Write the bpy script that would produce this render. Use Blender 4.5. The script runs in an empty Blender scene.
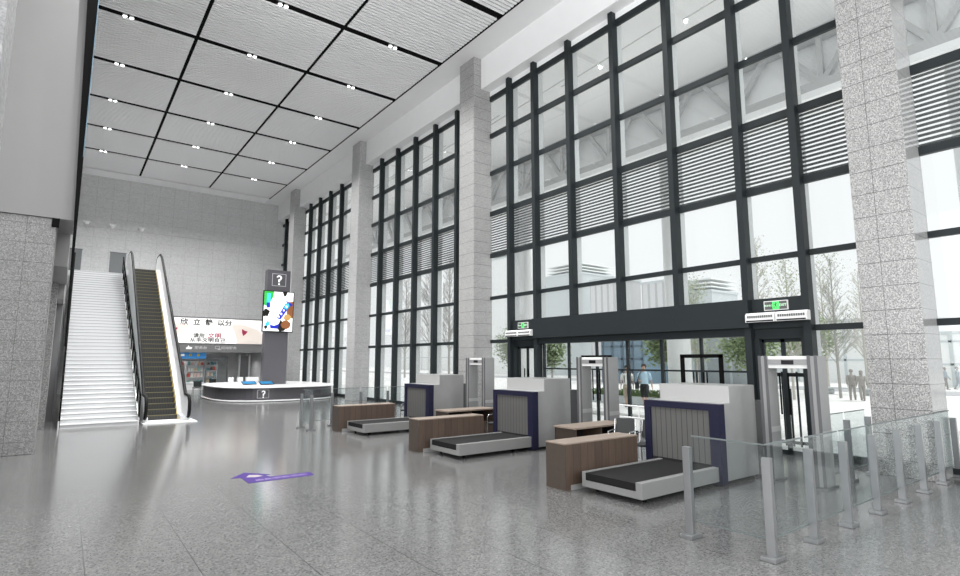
import bpy, bmesh, math, random
from mathutils import Vector, Matrix
random.seed(7)
S = bpy.context.scene
COL = S.collection
PI = math.pi

# ------------------------------------------------------------------ materials
def new_mat(name):
    m = bpy.data.materials.new(name); m.use_nodes = True
    nt = m.node_tree
    return m, nt, nt.nodes['Principled BSDF']

def simple(name, col, rough=.5, metal=0., emit=None, estr=0., bump=None, spec=.5, var=0.):
    m, nt, b = new_mat(name)
    b.inputs['Base Color'].default_value = (*col, 1)
    b.inputs['Roughness'].default_value = rough
    b.inputs['Metallic'].default_value = metal
    b.inputs['Specular IOR Level'].default_value = spec
    if emit:
        b.inputs['Emission Color'].default_value = (*emit, 1)
        b.inputs['Emission Strength'].default_value = estr
    if var:
        tc = nt.nodes.new('ShaderNodeTexCoord')
        n = nt.nodes.new('ShaderNodeTexNoise'); n.inputs['Scale'].default_value = bump or 6
        r = nt.nodes.new('ShaderNodeMapRange')
        r.inputs['To Min'].default_value = 1 - var; r.inputs['To Max'].default_value = 1 + var
        mx = nt.nodes.new('ShaderNodeVectorMath'); mx.operation = 'SCALE'
        mx.inputs[0].default_value = col
        nt.links.new(tc.outputs['Object'], n.inputs['Vector'])
        nt.links.new(n.outputs['Fac'], r.inputs['Value'])
        nt.links.new(r.outputs['Result'], mx.inputs['Scale'])
        nt.links.new(mx.outputs['Vector'], b.inputs['Base Color'])
    return m

def mth(nt, op, a, b=None, c=None):
    n = nt.nodes.new('ShaderNodeMath'); n.operation = op
    for i, v in enumerate((a, b, c)):
        if v is None: continue
        if isinstance(v, (int, float)): n.inputs[i].default_value = v
        else: nt.links.new(v, n.inputs[i])
    return n.outputs[0]

def line_mask(nt, coord, size, off, width):
    """1 on a joint line, 0 elsewhere."""
    f = mth(nt, 'FRACT', mth(nt, 'DIVIDE', mth(nt, 'SUBTRACT', coord, off - width / 2), size))
    return mth(nt, 'LESS_THAN', f, width / size)

def stone(name, base, speck, speck_scale=60, lines=(), line_col=.55, rough=.5, coord='world', amp=1., mottled=.08, spec=.5, bump=0):
    """granite: speckle noise plus joint lines given as (axis, size, offset, width)."""
    m, nt, b = new_mat(name)
    if coord == 'world':
        p = nt.nodes.new('ShaderNodeNewGeometry').outputs['Position']
    else:
        p = nt.nodes.new('ShaderNodeTexCoord').outputs['Object']
    sep = nt.nodes.new('ShaderNodeSeparateXYZ'); nt.links.new(p, sep.inputs[0])
    n1 = nt.nodes.new('ShaderNodeTexNoise'); n1.inputs['Scale'].default_value = speck_scale
    n1.inputs['Detail'].default_value = 3; n1.inputs['Roughness'].default_value = .75
    n2 = nt.nodes.new('ShaderNodeTexNoise'); n2.inputs['Scale'].default_value = 1.1
    v = nt.nodes.new('ShaderNodeTexVoronoi'); v.inputs['Scale'].default_value = speck_scale * .8
    for n in (n1, n2, v): nt.links.new(p, n.inputs['Vector'])
    cr = nt.nodes.new('ShaderNodeMapRange')
    cr.inputs['From Min'].default_value = .36; cr.inputs['From Max'].default_value = .64
    cr.inputs['To Min'].default_value = 1 - speck * amp; cr.inputs['To Max'].default_value = 1 + speck * amp
    nt.links.new(n1.outputs['Fac'], cr.inputs['Value'])
    sc = nt.nodes.new('ShaderNodeSeparateColor'); nt.links.new(v.outputs['Color'], sc.inputs[0])
    vv = mth(nt, 'ADD', mth(nt, 'MULTIPLY', sc.outputs[0], speck * .9), 1 - speck * .45)
    mm = mth(nt, 'ADD', mth(nt, 'MULTIPLY', n2.outputs['Fac'], mottled * 2), 1 - mottled)
    val = mth(nt, 'MULTIPLY', mth(nt, 'MULTIPLY', cr.outputs[0], vv), mm)
    mask = None
    for ax, size, off, w in lines:
        k = line_mask(nt, sep.outputs[ax], size, off, w)
        mask = k if mask is None else mth(nt, 'MAXIMUM', mask, k)
    if mask is not None:
        val = mth(nt, 'MULTIPLY', val, mth(nt, 'SUBTRACT', 1, mth(nt, 'MULTIPLY', mask, 1 - line_col)))
    mx = nt.nodes.new('ShaderNodeVectorMath'); mx.operation = 'SCALE'; mx.inputs[0].default_value = base
    nt.links.new(val, mx.inputs['Scale']); nt.links.new(mx.outputs[0], b.inputs['Base Color'])
    b.inputs['Roughness'].default_value = rough
    b.inputs['Specular IOR Level'].default_value = spec
    return m

def planks(name, base, axis, size, off=0., coord='Object'):
    """veneer of vertical boards with fine grain running up."""
    m, nt, b = new_mat(name)
    p = nt.nodes.new('ShaderNodeTexCoord').outputs[coord]
    sep = nt.nodes.new('ShaderNodeSeparateXYZ'); nt.links.new(p, sep.inputs[0])
    mp = nt.nodes.new('ShaderNodeMapping'); mp.inputs['Scale'].default_value = (30, 30, 2.2)
    nt.links.new(p, mp.inputs['Vector'])
    n = nt.nodes.new('ShaderNodeTexNoise'); n.inputs['Scale'].default_value = 1.6; n.inputs['Detail'].default_value = 4
    nt.links.new(mp.outputs[0], n.inputs['Vector'])
    cell = mth(nt, 'FLOOR', mth(nt, 'DIVIDE', sep.outputs[axis], size))
    wn = nt.nodes.new('ShaderNodeTexWhiteNoise'); wn.noise_dimensions = '1D'; nt.links.new(cell, wn.inputs['W'])
    val = mth(nt, 'MULTIPLY', mth(nt, 'ADD', mth(nt, 'MULTIPLY', n.outputs['Fac'], .7), .65),
              mth(nt, 'ADD', mth(nt, 'MULTIPLY', wn.outputs['Value'], .25), .87))
    k = line_mask(nt, sep.outputs[axis], size, off, .012)
    val = mth(nt, 'MULTIPLY', val, mth(nt, 'SUBTRACT', 1, mth(nt, 'MULTIPLY', k, .55)))
    mx = nt.nodes.new('ShaderNodeVectorMath'); mx.operation = 'SCALE'; mx.inputs[0].default_value = base
    nt.links.new(val, mx.inputs['Scale']); nt.links.new(mx.outputs[0], b.inputs['Base Color'])
    b.inputs['Roughness'].default_value = .45
    return m

def ribbed(name, base, axis, size, width, dark=.35, rough=.5):
    m, nt, b = new_mat(name)
    p = nt.nodes.new('ShaderNodeTexCoord').outputs['Object']
    sep = nt.nodes.new('ShaderNodeSeparateXYZ'); nt.links.new(p, sep.inputs[0])
    k = line_mask(nt, sep.outputs[axis], size, 0, width)
    val = mth(nt, 'SUBTRACT', 1, mth(nt, 'MULTIPLY', k, 1 - dark))
    mx = nt.nodes.new('ShaderNodeVectorMath'); mx.operation = 'SCALE'; mx.inputs[0].default_value = base
    nt.links.new(val, mx.inputs['Scale']); nt.links.new(mx.outputs[0], b.inputs['Base Color'])
    b.inputs['Roughness'].default_value = rough
    return m

def glass(name, tint=(.95, .97, .97), refl=.08, haze=0.):
    m, nt, b = new_mat(name)
    nt.nodes.remove(b)
    out = nt.nodes['Material Output']
    tr = nt.nodes.new('ShaderNodeBsdfTransparent'); tr.inputs['Color'].default_value = (*tint, 1)
    gl = nt.nodes.new('ShaderNodeBsdfGlossy'); gl.inputs['Roughness'].default_value = .02
    fr = nt.nodes.new('ShaderNodeLayerWeight'); fr.inputs['Blend'].default_value = .25
    f = mth(nt, 'ADD', mth(nt, 'MULTIPLY', fr.outputs['Fresnel'], .16), refl * .4)
    mx = nt.nodes.new('ShaderNodeMixShader')
    nt.links.new(f, mx.inputs[0]); nt.links.new(tr.outputs[0], mx.inputs[1]); nt.links.new(gl.outputs[0], mx.inputs[2])
    last = mx
    if haze:
        df = nt.nodes.new('ShaderNodeBsdfDiffuse'); df.inputs['Color'].default_value = (.85, .88, .88, 1)
        m2 = nt.nodes.new('ShaderNodeMixShader'); m2.inputs[0].default_value = haze
        nt.links.new(mx.outputs[0], m2.inputs[1]); nt.links.new(df.outputs[0], m2.inputs[2]); last = m2
    nt.links.new(last.outputs[0], out.inputs[0])
    return m

M = {}
M['floor'] = stone('floor granite', (.138, .137, .135), .46, 36, [(0, 1.0, .355, .012), (1, 1.0, .85, .006)], .45, rough=.15, mottled=.12, spec=.9)
M['backwall'] = stone('back wall tile', (.53, .53, .53), .10, 14, [(0, .97, 0., .025), (2, .72, .1, .02)], .8, rough=.6, mottled=.06)
M['band'] = stone('stone band', (.52, .52, .52), .08, 5, [(0, 1.94, 0., .02)], .85, rough=.6)
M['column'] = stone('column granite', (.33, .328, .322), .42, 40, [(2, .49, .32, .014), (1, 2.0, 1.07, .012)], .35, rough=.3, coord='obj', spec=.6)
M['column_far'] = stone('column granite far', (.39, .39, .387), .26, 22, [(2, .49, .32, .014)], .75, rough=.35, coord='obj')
M['pier'] = stone('pier granite', (.20, .198, .195), .5, 36, [(2, .487, .3, .012), (0, 1.2, -1.0, .012)], .5, rough=.5)
M['pier_pale'] = stone('pale pier granite', (.27, .27, .27), .25, 12, (), 1, rough=.5)
M['gallery'] = simple('gallery panel', (.205, .202, .20), .55, var=.03, bump=1.5)
M['white'] = simple('white plaster', (.90, .90, .90), .6, var=.02, bump=2)
M['soffit'] = simple('soffit plaster', (.80, .80, .80), .6, var=.02, bump=2)
M['slat'] = simple('ceiling slat', (.92, .92, .92), .5, var=.02)
M['black'] = simple('black strip', (.006, .006, .006), .8, spec=.05)
M['frame'] = simple('window frame', (.017, .022, .024), .5, var=.1, bump=3, spec=.25)
M['jamb'] = simple('daylit outer jamb', (.62, .63, .63), .5)  # dark mullion painted pale outside the glass, as if caught by daylight
M['louver'] = simple('louvre blade', (.010, .012, .013), .6, spec=.2)
M['glass'] = glass('window glass', (.96, .975, .975), .05, .035)
M['clear'] = glass('clear glass', (.93, .955, .955), .08, .0)
M['door_glass'] = glass('door glass', (.93, .95, .95), .05)
M['steel'] = simple('brushed steel', (.50, .50, .495), .34, .55, var=.08, bump=9)
M['steel_panel'] = simple('pale steel panel', (.46, .46, .455), .3, .6, var=.06, bump=4)
M['steel_dark'] = simple('dark steel', (.13, .13, .135), .35, .5, var=.08)
M['edge'] = simple('glass edge', (.13, .15, .15), .5)
M['post'] = simple('post steel', (.27, .275, .28), .3, .7, var=.1, bump=5)
M['purple'] = simple('dark violet enamel', (.010, .010, .031), .5, var=.05, spec=.3)
M['rib'] = ribbed('ribbed flap', (.105, .103, .100), 1, .115, .012, .25)
M['belt'] = simple('rubber belt', (.010, .010, .010), .65, var=.2, bump=12, spec=.2)
M['hood'] = simple('hood panel', (.50, .50, .49), .4, .2)
M['rail'] = simple('conveyor rail', (.27, .27, .265), .4, .25, var=.04)
M['wood'] = planks('walnut boards', (.080, .055, .041), 0, .19)
M['wood_end'] = simple('walnut end', (.062, .046, .036), .5, var=.2, bump=8)
M['wood_top'] = simple('walnut top', (.27, .215, .175), .35, var=.2, bump=8)
M['shadow'] = simple('dark inside', (.006, .006, .006), .8)  # near-black puts the shade of recesses into the colour
M['chair'] = simple('chair mesh back', (.028, .03, .03), .6, var=.1)
M['chrome'] = simple('chrome tube', (.62, .63, .64), .2, .9)
M['gate_grey'] = simple('detector panel', (.30, .30, .30), .4, .2, var=.04)
M['gate_white'] = simple('detector header', (.74, .74, .73), .4)
M['screen_black'] = simple('black glass', (.01, .01, .012), .15)
M['stair'] = simple('white stair stone', (.72, .725, .73), .45, var=.02)
M['nosing'] = simple('stair nosing', (.30, .30, .305), .5)
M['riser'] = simple('stair riser', (.70, .705, .71), .5, var=.02)
M['esc_white'] = simple('escalator cladding', (.74, .745, .75), .35, var=.03)
M['esc_step'] = ribbed('escalator step', (.022, .022, .02), 0, .09, .03, .35, .5)
M['yellow'] = simple('yellow line', (.55, .38, .03), .5, var=.15, bump=9)
M['step_edge'] = simple('step edge', (.17, .145, .05), .5)
M['rubber'] = simple('handrail rubber', (.005, .005, .005), .6, spec=.15)
M['desk_dark'] = simple('desk panel', (.075, .072, .08), .4, var=.05)
M['desk_white'] = simple('desk white', (.86, .86, .86), .25)
M['kiosk'] = simple('kiosk cladding', (.088, .085, .096), .4, var=.04)
M['ink'] = simple('white lettering', (.85, .85, .85), .5, emit=(1, 1, 1), estr=.4)
M['grey_ink'] = simple('grey lettering', (.6, .6, .6), .5)
M['black_ink'] = simple('black lettering', (.01, .01, .01), .5)
M['red_ink'] = simple('crimson lettering', (.45, .03, .10), .5)
M['board'] = simple('lit poster', (.92, .90, .88), .5, emit=(1, .99, .97), estr=.55)
M['skin_print'] = simple('printed hands', (.90, .80, .72), .5, emit=(1, .90, .82), estr=.25, var=.06, bump=1.2)
M['fascia'] = simple('grey fascia', (.20, .20, .20), .5)
M['blue_sign'] = simple('blue shop sign', (.02, .17, .42), .4, emit=(.02, .2, .5), estr=.3)
M['led_white'] = simple('screen white', (.9, .9, .9), .3, emit=(1, 1, 1), estr=.7)
M['led_blue'] = simple('screen blue', (.01, .02, .35), .3, emit=(.02, .04, .6), estr=.5)
M['led_cyan'] = simple('screen cyan', (.05, .5, .75), .3, emit=(.1, .6, .9), estr=.5)
M['led_green'] = simple('screen green', (.03, .45, .05), .3, emit=(.05, .6, .06), estr=.4)
M['led_brown'] = simple('screen brown', (.25, .09, .03), .3, emit=(.3, .12, .05), estr=.3, var=.4, bump=8)
M['led_tan'] = simple('screen tan', (.55, .32, .1), .3, emit=(.6, .4, .15), estr=.3)
M['led_black'] = simple('screen dark', (.01, .008, .006), .3)
M['tablet'] = simple('tablet screen', (.02, .14, .28), .1, emit=(.03, .25, .5), estr=.35, var=.5, bump=5)
M['arrow'] = simple('violet floor sticker', (.075, .047, .19), .8, spec=.05, var=.08, bump=2)
M['icon'] = simple('pale icon print', (.42, .38, .36), .8, spec=.05)
M['arrow_ink'] = simple('pale sticker print', (.27, .22, .38), .8, spec=.05)
M['exit_green'] = simple('exit green', (.05, .6, .1), .4, emit=(.1, .9, .2), estr=.6)
M['exit_dark'] = simple('exit face', (.10, .10, .10), .3)
M['exit_ink'] = simple('exit print', (.5, .75, .52), .4, emit=(.5, .9, .55), estr=.35)
M['lamp'] = simple('lamp lens', (.9, .9, .9), .4, emit=(1, 1, 1), estr=9)
M['door_grey'] = simple('grey door', (.155, .165, .17), .45)
M['dark_wall'] = simple('dark wall', (.15, .15, .152), .5, var=.08, bump=.8)
M['blue_line'] = simple('blue edge light', (.10, .17, .22), .6, emit=(.4, .8, 1), estr=.02)
# outdoors; the pale and misty tones have haze painted into them
M['paving'] = stone('outdoor paving', (.80, .79, .77), .06, 3, [(0, 1.6, 0, .05), (1, 1.6, 0, .05)], .85, rough=.8)
M['road'] = simple('asphalt', (.42, .42, .43), .8, var=.05)
M['canopy'] = simple('canopy underside', (.93, .93, .93), .6)
M['truss'] = simple('truss steel', (.50, .50, .50), .5)
M['pale_column'] = simple('pale round column', (.82, .83, .83), .4)
M['bark'] = simple('pale bark', (.52, .49, .45), .8, var=.2)
M['bark_dark'] = simple('grey bark', (.36, .35, .33), .8, var=.2)
M['leaf'] = simple('mid green leaves', (.26, .33, .17), .6, var=.35, bump=1.2)
M['leaf_pale'] = simple('pale hazy leaves', (.36, .42, .26), .7, var=.25, bump=1.2)
M['hedge'] = simple('hedge leaves', (.10, .16, .05), .7, var=.4, bump=5)
M['bld_white'] = ribbed('ribbed tower', (.72, .72, .73), 1, 1.1, .35, .72)
M['bld_pale'] = simple('pale facade', (.62, .66, .67), .5, var=.03)
M['bld_blue'] = simple('blue glass facade', (.20, .29, .36), .2, var=.2, bump=.25)
M['bld_grey'] = simple('grey facade', (.42, .45, .46), .5, var=.03)
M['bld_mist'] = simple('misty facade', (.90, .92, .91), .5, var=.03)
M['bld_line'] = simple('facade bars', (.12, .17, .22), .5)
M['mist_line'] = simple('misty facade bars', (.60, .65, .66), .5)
M['skin'] = simple('skin', (.55, .36, .27), .5)
M['hair'] = simple('brown hair', (.05, .028, .018), .6)
M['hair_black'] = simple('black hair', (.015, .013, .012), .6)
M['tee_blue'] = simple('pale blue shirt', (.42, .58, .70), .8)
M['tee_white'] = simple('white shirt', (.78, .77, .74), .8)
M['cloth_black'] = simple('black cloth', (.018, .022, .022), .8)
M['cloth_khaki'] = simple('khaki cloth', (.42, .36, .28), .8)
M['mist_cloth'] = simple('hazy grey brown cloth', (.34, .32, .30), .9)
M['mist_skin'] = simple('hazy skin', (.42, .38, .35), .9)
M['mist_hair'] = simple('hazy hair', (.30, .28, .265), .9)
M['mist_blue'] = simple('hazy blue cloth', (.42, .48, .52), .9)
M['navy'] = simple('navy bag', (.02, .06, .14), .7)

# ------------------------------------------------------------------ mesh builder
class MB:
    def __init__(s): s.v = []; s.f = []; s.mi = []; s.cur = 0
    def add(s, vs, fs):
        o = len(s.v); s.v += [tuple(v) for v in vs]; s.f += [tuple(i + o for i in f) for f in fs]; s.mi += [s.cur] * len(fs); return s
    def box(s, x0, x1, y0, y1, z0, z1):
        vs = [(x, y, z) for x in (x0, x1) for y in (y0, y1) for z in (z0, z1)]
        return s.add(vs, [(0, 1, 3, 2), (4, 6, 7, 5), (0, 4, 5, 1), (2, 3, 7, 6), (0, 2, 6, 4), (1, 5, 7, 3)])
    def bar(s, a, b, w, h, up=(0, 0, 1)):
        a, b = Vector(a), Vector(b); d = (b - a).normalized(); up = Vector(up)
        if abs(d.dot(up)) > .98: up = Vector((1, 0, 0))
        r = d.cross(up).normalized(); u = r.cross(d)
        vs = [p + r * (sx * w / 2) + u * (sy * h / 2) for p in (a, b) for sx, sy in ((-1, -1), (1, -1), (1, 1), (-1, 1))]
        return s.add(vs, [(3, 2, 1, 0), (4, 5, 6, 7), (0, 1, 5, 4), (1, 2, 6, 5), (2, 3, 7, 6), (3, 0, 4, 7)])
    def tube(s, pts, rad, n=8, cap=True):
        pts = [Vector(p) for p in pts]; m = len(pts)
        rads = rad if isinstance(rad, (list, tuple)) else [rad] * m
        vs = []; u0 = None
        for i, p in enumerate(pts):
            d = (pts[min(i + 1, m - 1)] - pts[max(i - 1, 0)]).normalized()
            if u0 is None:
                u0 = d.cross(Vector((0, 0, 1)) if abs(d.z) < .9 else Vector((1, 0, 0))).normalized()
            u = (u0 - d * u0.dot(d)); u = u.normalized() if u.length > 1e-6 else d.orthogonal().normalized()
            u0 = u; w = d.cross(u)
            vs += [p + (u * math.cos(2 * PI * k / n) + w * math.sin(2 * PI * k / n)) * rads[i] for k in range(n)]
        fs = [(i * n + k, i * n + (k + 1) % n, (i + 1) * n + (k + 1) % n, (i + 1) * n + k) for i in range(m - 1) for k in range(n)]
        if cap: fs += [tuple(range(n - 1, -1, -1)), tuple((m - 1) * n + k for k in range(n))]
        return s.add(vs, fs)
    def prism(s, poly, fn, d0, d1):
        """poly of 2-D points; fn(a, b, d) -> xyz; between depths d0 and d1."""
        n = len(poly)
        vs = [fn(a, b, d0) for a, b in poly] + [fn(a, b, d1) for a, b in poly]
        fs = [tuple(range(n)), tuple(range(2 * n - 1, n - 1, -1))] + [(i, i + n, (i + 1) % n + n, (i + 1) % n) for i in range(n)]
        return s.add(vs, fs)
    def rings(s, rings):
        """loft through rings of equal point count, capped."""
        n = len(rings[0]); vs = [p for r in rings for p in r]
        fs = [(i * n + k, i * n + (k + 1) % n, (i + 1) * n + (k + 1) % n, (i + 1) * n + k) for i in range(len(rings) - 1) for k in range(n)]
        fs += [tuple(range(n - 1, -1, -1)), tuple((len(rings) - 1) * n + k for k in range(n))]
        return s.add(vs, fs)
    def build(s, name, mats, parent=None, loc=None, smooth=False, bevel=0.):
        me = bpy.data.meshes.new(name); me.from_pydata(s.v, [], s.f)
        for m in (mats if isinstance(mats, (list, tuple)) else [mats]): me.materials.append(m)
        if any(s.mi): me.polygons.foreach_set('material_index', s.mi)
        bm = bmesh.new(); bm.from_mesh(me); bmesh.ops.recalc_face_normals(bm, faces=bm.faces[:]); bm.to_mesh(me); bm.free()
        if smooth: me.polygons.foreach_set('use_smooth', [True] * len(me.polygons))
        me.update()
        o = bpy.data.objects.new(name, me); COL.objects.link(o)
        if parent: o.parent = parent
        if loc: o.location = loc
        if bevel:
            b = o.modifiers.new('edge', 'BEVEL'); b.width = bevel; b.segments = 2; b.limit_method = 'ANGLE'
        return o

def tag(o, label, cat, group=None):
    o['label'] = label; o['category'] = cat; o['kind'] = 'thing'
    if group: o['group'] = group
    return o
def thing(name, label, cat, loc=(0, 0, 0), rz=0., group=None):
    o = bpy.data.objects.new(name, None); COL.objects.link(o); o.location = loc; o.rotation_euler = (0, 0, rz)
    o.empty_display_size = .1
    return tag(o, label, cat, group)
def struct(o): o['kind'] = 'structure'; return o
def sempty(name, loc=(0, 0, 0)):
    o = bpy.data.objects.new(name, None); COL.objects.link(o); o.location = loc; o['kind'] = 'structure'; return o
def dup(root, loc, label=None, rz=None):
    r = root.copy(); COL.objects.link(r); r.location = loc
    if rz is not None: r.rotation_euler = (0, 0, rz)
    if label: r['label'] = label
    for ch in list(root.children):
        c = ch.copy(); COL.objects.link(c); c.parent = r
        for g in list(ch.children):
            d = g.copy(); COL.objects.link(d); d.parent = c
    return r

def text(name, body, size, mat, fn, parent=None, ext=.004, align='CENTER', bold=.02):
    """lettering as a mesh; fn(x, y, d) maps the flat text into the parent's space."""
    cu = bpy.data.curves.new(name, 'FONT'); cu.body = body; cu.size = size; cu.align_x = align; cu.align_y = 'CENTER'
    cu.extrude = ext; cu.resolution_u = 3; cu.offset = size * bold
    t = bpy.data.objects.new(name, cu); COL.objects.link(t)
    dg = bpy.context.evaluated_depsgraph_get()
    me = bpy.data.meshes.new_from_object(t.evaluated_get(dg))
    bpy.data.objects.remove(t); bpy.data.curves.remove(cu)
    for v in me.vertices: v.co = fn(*v.co)
    me.materials.clear(); me.materials.append(mat); me.name = name
    o = bpy.data.objects.new(name, me); COL.objects.link(o)
    if parent: o.parent = parent
    return o

# ------------------------------------------------------------------ setting
Zc = 15.35
YB = 46.76
XG = 14.12      # glass plane
XM = 13.87      # mullion front
o = MB().box(-14, 14.6, -4, 52, -.25, 0).build('floor', M['floor']); struct(o)

# ceiling: slats running across, black grid strips between panels
ce = sempty('ceiling')
s = MB().box(-.35, 12.43, 2.5, YB, Zc + .16, Zc + .22); s.build('ceiling_void', M['black'], ce)
XL = (-.1, 3.33, 7.88, 12.42)
YS = [19.55 + 4.27 * k for k in range(-4, 6)]
sl = MB()
for i, y0 in enumerate(YS):
    y1 = YS[i + 1] if i + 1 < len(YS) else 45.17
    n = 22; p = (y1 - y0 - .3) / n
    for k in range(n):
        a = y0 + .15 + k * p
        for j in range(3):
            sl.box(XL[j] + .07, XL[j + 1] - (.07 if j < 2 else .0), a + .0, a + p - .066, Zc, Zc + .05)
sl.build('slat_panel', M['slat'], ce)
st = MB()
for y in YS: st.box(-.3, 12.42, y - .13, y + .13, Zc + .06, Zc + .12)
for x in XL[1:3]: st.box(x - .075, x + .075, 2.5, 45.2, Zc + .055, Zc + .12)
st.box(12.39, 12.45, 2.5, 45.3, Zc - .02, Zc + .1)
st.build('black_strip', M['black'], ce)
MB().box(-.35, 12.43, 45.2, YB, Zc - .01, Zc + .1).build('end_margin', M['slat'], ce)
MB().box(-13, -.35, 10.8, YB, Zc + .05, Zc + .22).build('plain_ceiling', M['soffit'], ce)
MB().box(12.43, 14.8, 1.0, YB, Zc - .012, Zc + .2).build('soffit', M['soffit'], ce)

# back wall with the opening under the poster
bw = sempty('wall_back')
b = MB().box(-9, 5.2, YB, YB + .4, 0, Zc + .2).box(5.2, 12.95, YB, YB + .4, 2.9, Zc + .2).box(12.95, 14.9, YB, YB + .4, 0, Zc + .2)
b.build('wall_stone', M['backwall'], bw)
MB().box(-.3, 12.75, YB - .05, YB, 11.62, 12.2).build('stone_band', M['band'], bw)
# recess behind the opening
rc = sempty('wall_recess')
MB().box(5.0, 13.2, 51.6, 51.8, 0, 3.2).box(12.95, 13.2, YB + .4, 51.6, 0, 3.2).box(5.0, 5.2, YB + .4, 51.6, 0, 3.2).build('recess_stone', M['backwall'], rc)
MB().box(5.0, 13.2, YB + .4, 51.8, 2.95, 3.1).build('recess_ceiling', M['white'], rc)

# left gallery
gl = sempty('wall_left')
MB().prism([(-13, 5.85), (-.08, 5.85), (-.34, Zc + .2), (-13, Zc + .2)], lambda a, b_, d: (a, d, b_), 17.45, 19.5).build('gallery_front', M['gallery'], gl)
MB().box(-.52, -.37, 17.44, 17.52, 5.62, 5.85).build('shadow_gap', M['black'], gl)  # solid black block paints the shade of the notch
MB().prism([(-.36, 15.5), (-.02, 15.5), (.0, 5.6), (.0, 2.6), (-.02, 2.6), (-.07, 5.6)], lambda a, b_, d: (a, d, b_), 17.2, 17.42).build('black_edge_fin', M['black'], gl)
MB().box(-13.2, -13, 17.45, 46.7, 0, Zc + .2).build('side_wall', M['gallery'], gl)
MB().box(-.02, 0, 17.16, 17.2, 7.5, 15.5).build('edge_light', M['blue_line'], gl)
MB().box(-13, -.13, 19.5, 24.2, 4.9, 5.85).build('gallery_beam', M['gallery'], gl)
MB().box(-13, -.18, 24.2, 46.7, 4.4, 5.85).build('gallery_beam', M['gallery'], gl)
MB().box(-13, -.2, 26.5, 46.7, 0, 4.4).build('dark_lower_wall', M['dark_wall'], gl)
def pier(x0, x1, y0, y1, z1, mat=None):
    o = MB().box(x0, x1, y0, y1, 0, z1).build('stone_pier', mat or M['pier'], bevel=.01); return struct(o)
pier(-2.9, -.42, 17.5, 18.7, 5.84)
pier(-2.9, -.36, 23.6, 24.8, 4.88)
o = MB().box(-3.2, -1.14, 10.8, 12, 0, Zc).build('stone_pier', M['pier_pale'], bevel=.01); struct(o)

# columns on the window side
CY = [(3.35, 4.36), (18.04, 19.1), (29.55, 30.65), (41.25, 42.35)]
for i, (a, b_) in enumerate(CY):
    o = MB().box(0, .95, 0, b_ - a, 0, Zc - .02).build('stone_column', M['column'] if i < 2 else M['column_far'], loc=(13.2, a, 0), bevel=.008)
    struct(o)
    if i == 0:
        o.data.materials[0] = stone('nearest column granite', (.33, .326, .32), .62, 46, [(2, .49, .32, .014), (1, 5.0, .60, .012)], .35, rough=.3, coord='obj', spec=.5)
        o.data.materials.append(stone('polished column side', (.36, .36, .355), .14, 30, [(2, .49, .32, .012)], .6, rough=.1, coord='obj', spec=1.))
        for p_ in o.data.polygons:
            if p_.normal.y < -.9: p_.material_index = 1

# bulkhead above the windows
bk = sempty('trim_bulkhead')
for y0, y1 in ((-2, 3.35), (4.36, 18.04), (19.1, 29.55), (30.65, 41.25), (42.35, YB)):
    MB().box(13.6, 14.75, y0, y1, 13.95, Zc).build('bulkhead_panel', M['white'], bk)

# window sections ----------------------------------------------------------
TR = [(2.95, 3.09), (4.755, 4.89), (6.53, 6.71), (8.34, 8.535), (10.14, 10.31), (11.82, 12.01), (13.50, 13.72)]
def window(n, y0, y1, mulls, skip=None, louver=True):
    w = sempty('window_%d' % n)
    for m in mulls:
        mb = MB()
        z0 = 3.1 if (skip and skip[0] + 2 < m < skip[1] - 2) else 0
        mb.box(XM, XG + .02, m - .085, m + .085, z0, 13.95)
        mb.build('mullion', M['frame'], w)
        MB().box(XG + .03, XG + .26, m - .07, m + .07, z0, 13.95).build('outer_mullion', M['jamb'], w)
    edges = [y0] + sorted(mulls) + [y1]
    for i in range(len(edges) - 1):
        a, c = edges[i], edges[i + 1]
        a2 = a + (.085 if i else 0); c2 = c - (.085 if i < len(edges) - 2 else 0)
        for k, (za, zb) in enumerate(TR):
            if k == 0 and skip and skip[0] - .1 < a and c < skip[1] + .1: continue
            MB().box(XG - .06, XG + .05, a2, c2, za, zb).build('transom', M['frame'], w)
        if not (skip and skip[0] - .1 < a and c < skip[1] + .1):
            MB().box(XG - .06, XG + .05, a2, c2, 0, .16).build('transom', M['frame'], w)
        if louver:
            lv = MB(); nb = 15; h = (8.34 - 6.71) / nb
            for q in range(nb):
                z = 6.71 + q * h
                lv.box(XG + .02, XG + .05, a2, c2, z + .02, z + .074)
            lv.build('louver_panel', M['louver'], w)
    MB().box(XG - .04, XG + .04, y0, y1, 13.72, 13.95).build('head_panel', M['white'], w)
    g = MB().box(XG, XG + .012, y0, y1, 3.05, 13.9)
    if skip:
        g.box(XG, XG + .012, y0, skip[0], .1, 3.05); g.box(XG, XG + .012, skip[1], y1, .1, 3.05)
    else:
        g.box(XG, XG + .012, y0, y1, .1, 3.05)
    g.build('glass', M['glass'], w)
    return w
window(1, 4.36, 18.04, [5.72, 7.14, 9.14, 11.19, 13.24, 15.1, 16.62], skip=(5.72, 16.62))
window(2, 19.1, 29.55, [20.4, 22.33, 24.28, 26.23, 28.17])
window(3, 30.65, 41.25, [32.1, 34.03, 35.95, 37.9, 39.85])
window(4, 42.35, YB, [43.6, 45.5])
window(5, -1.5, 3.35, [1.6, -.4])

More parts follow.
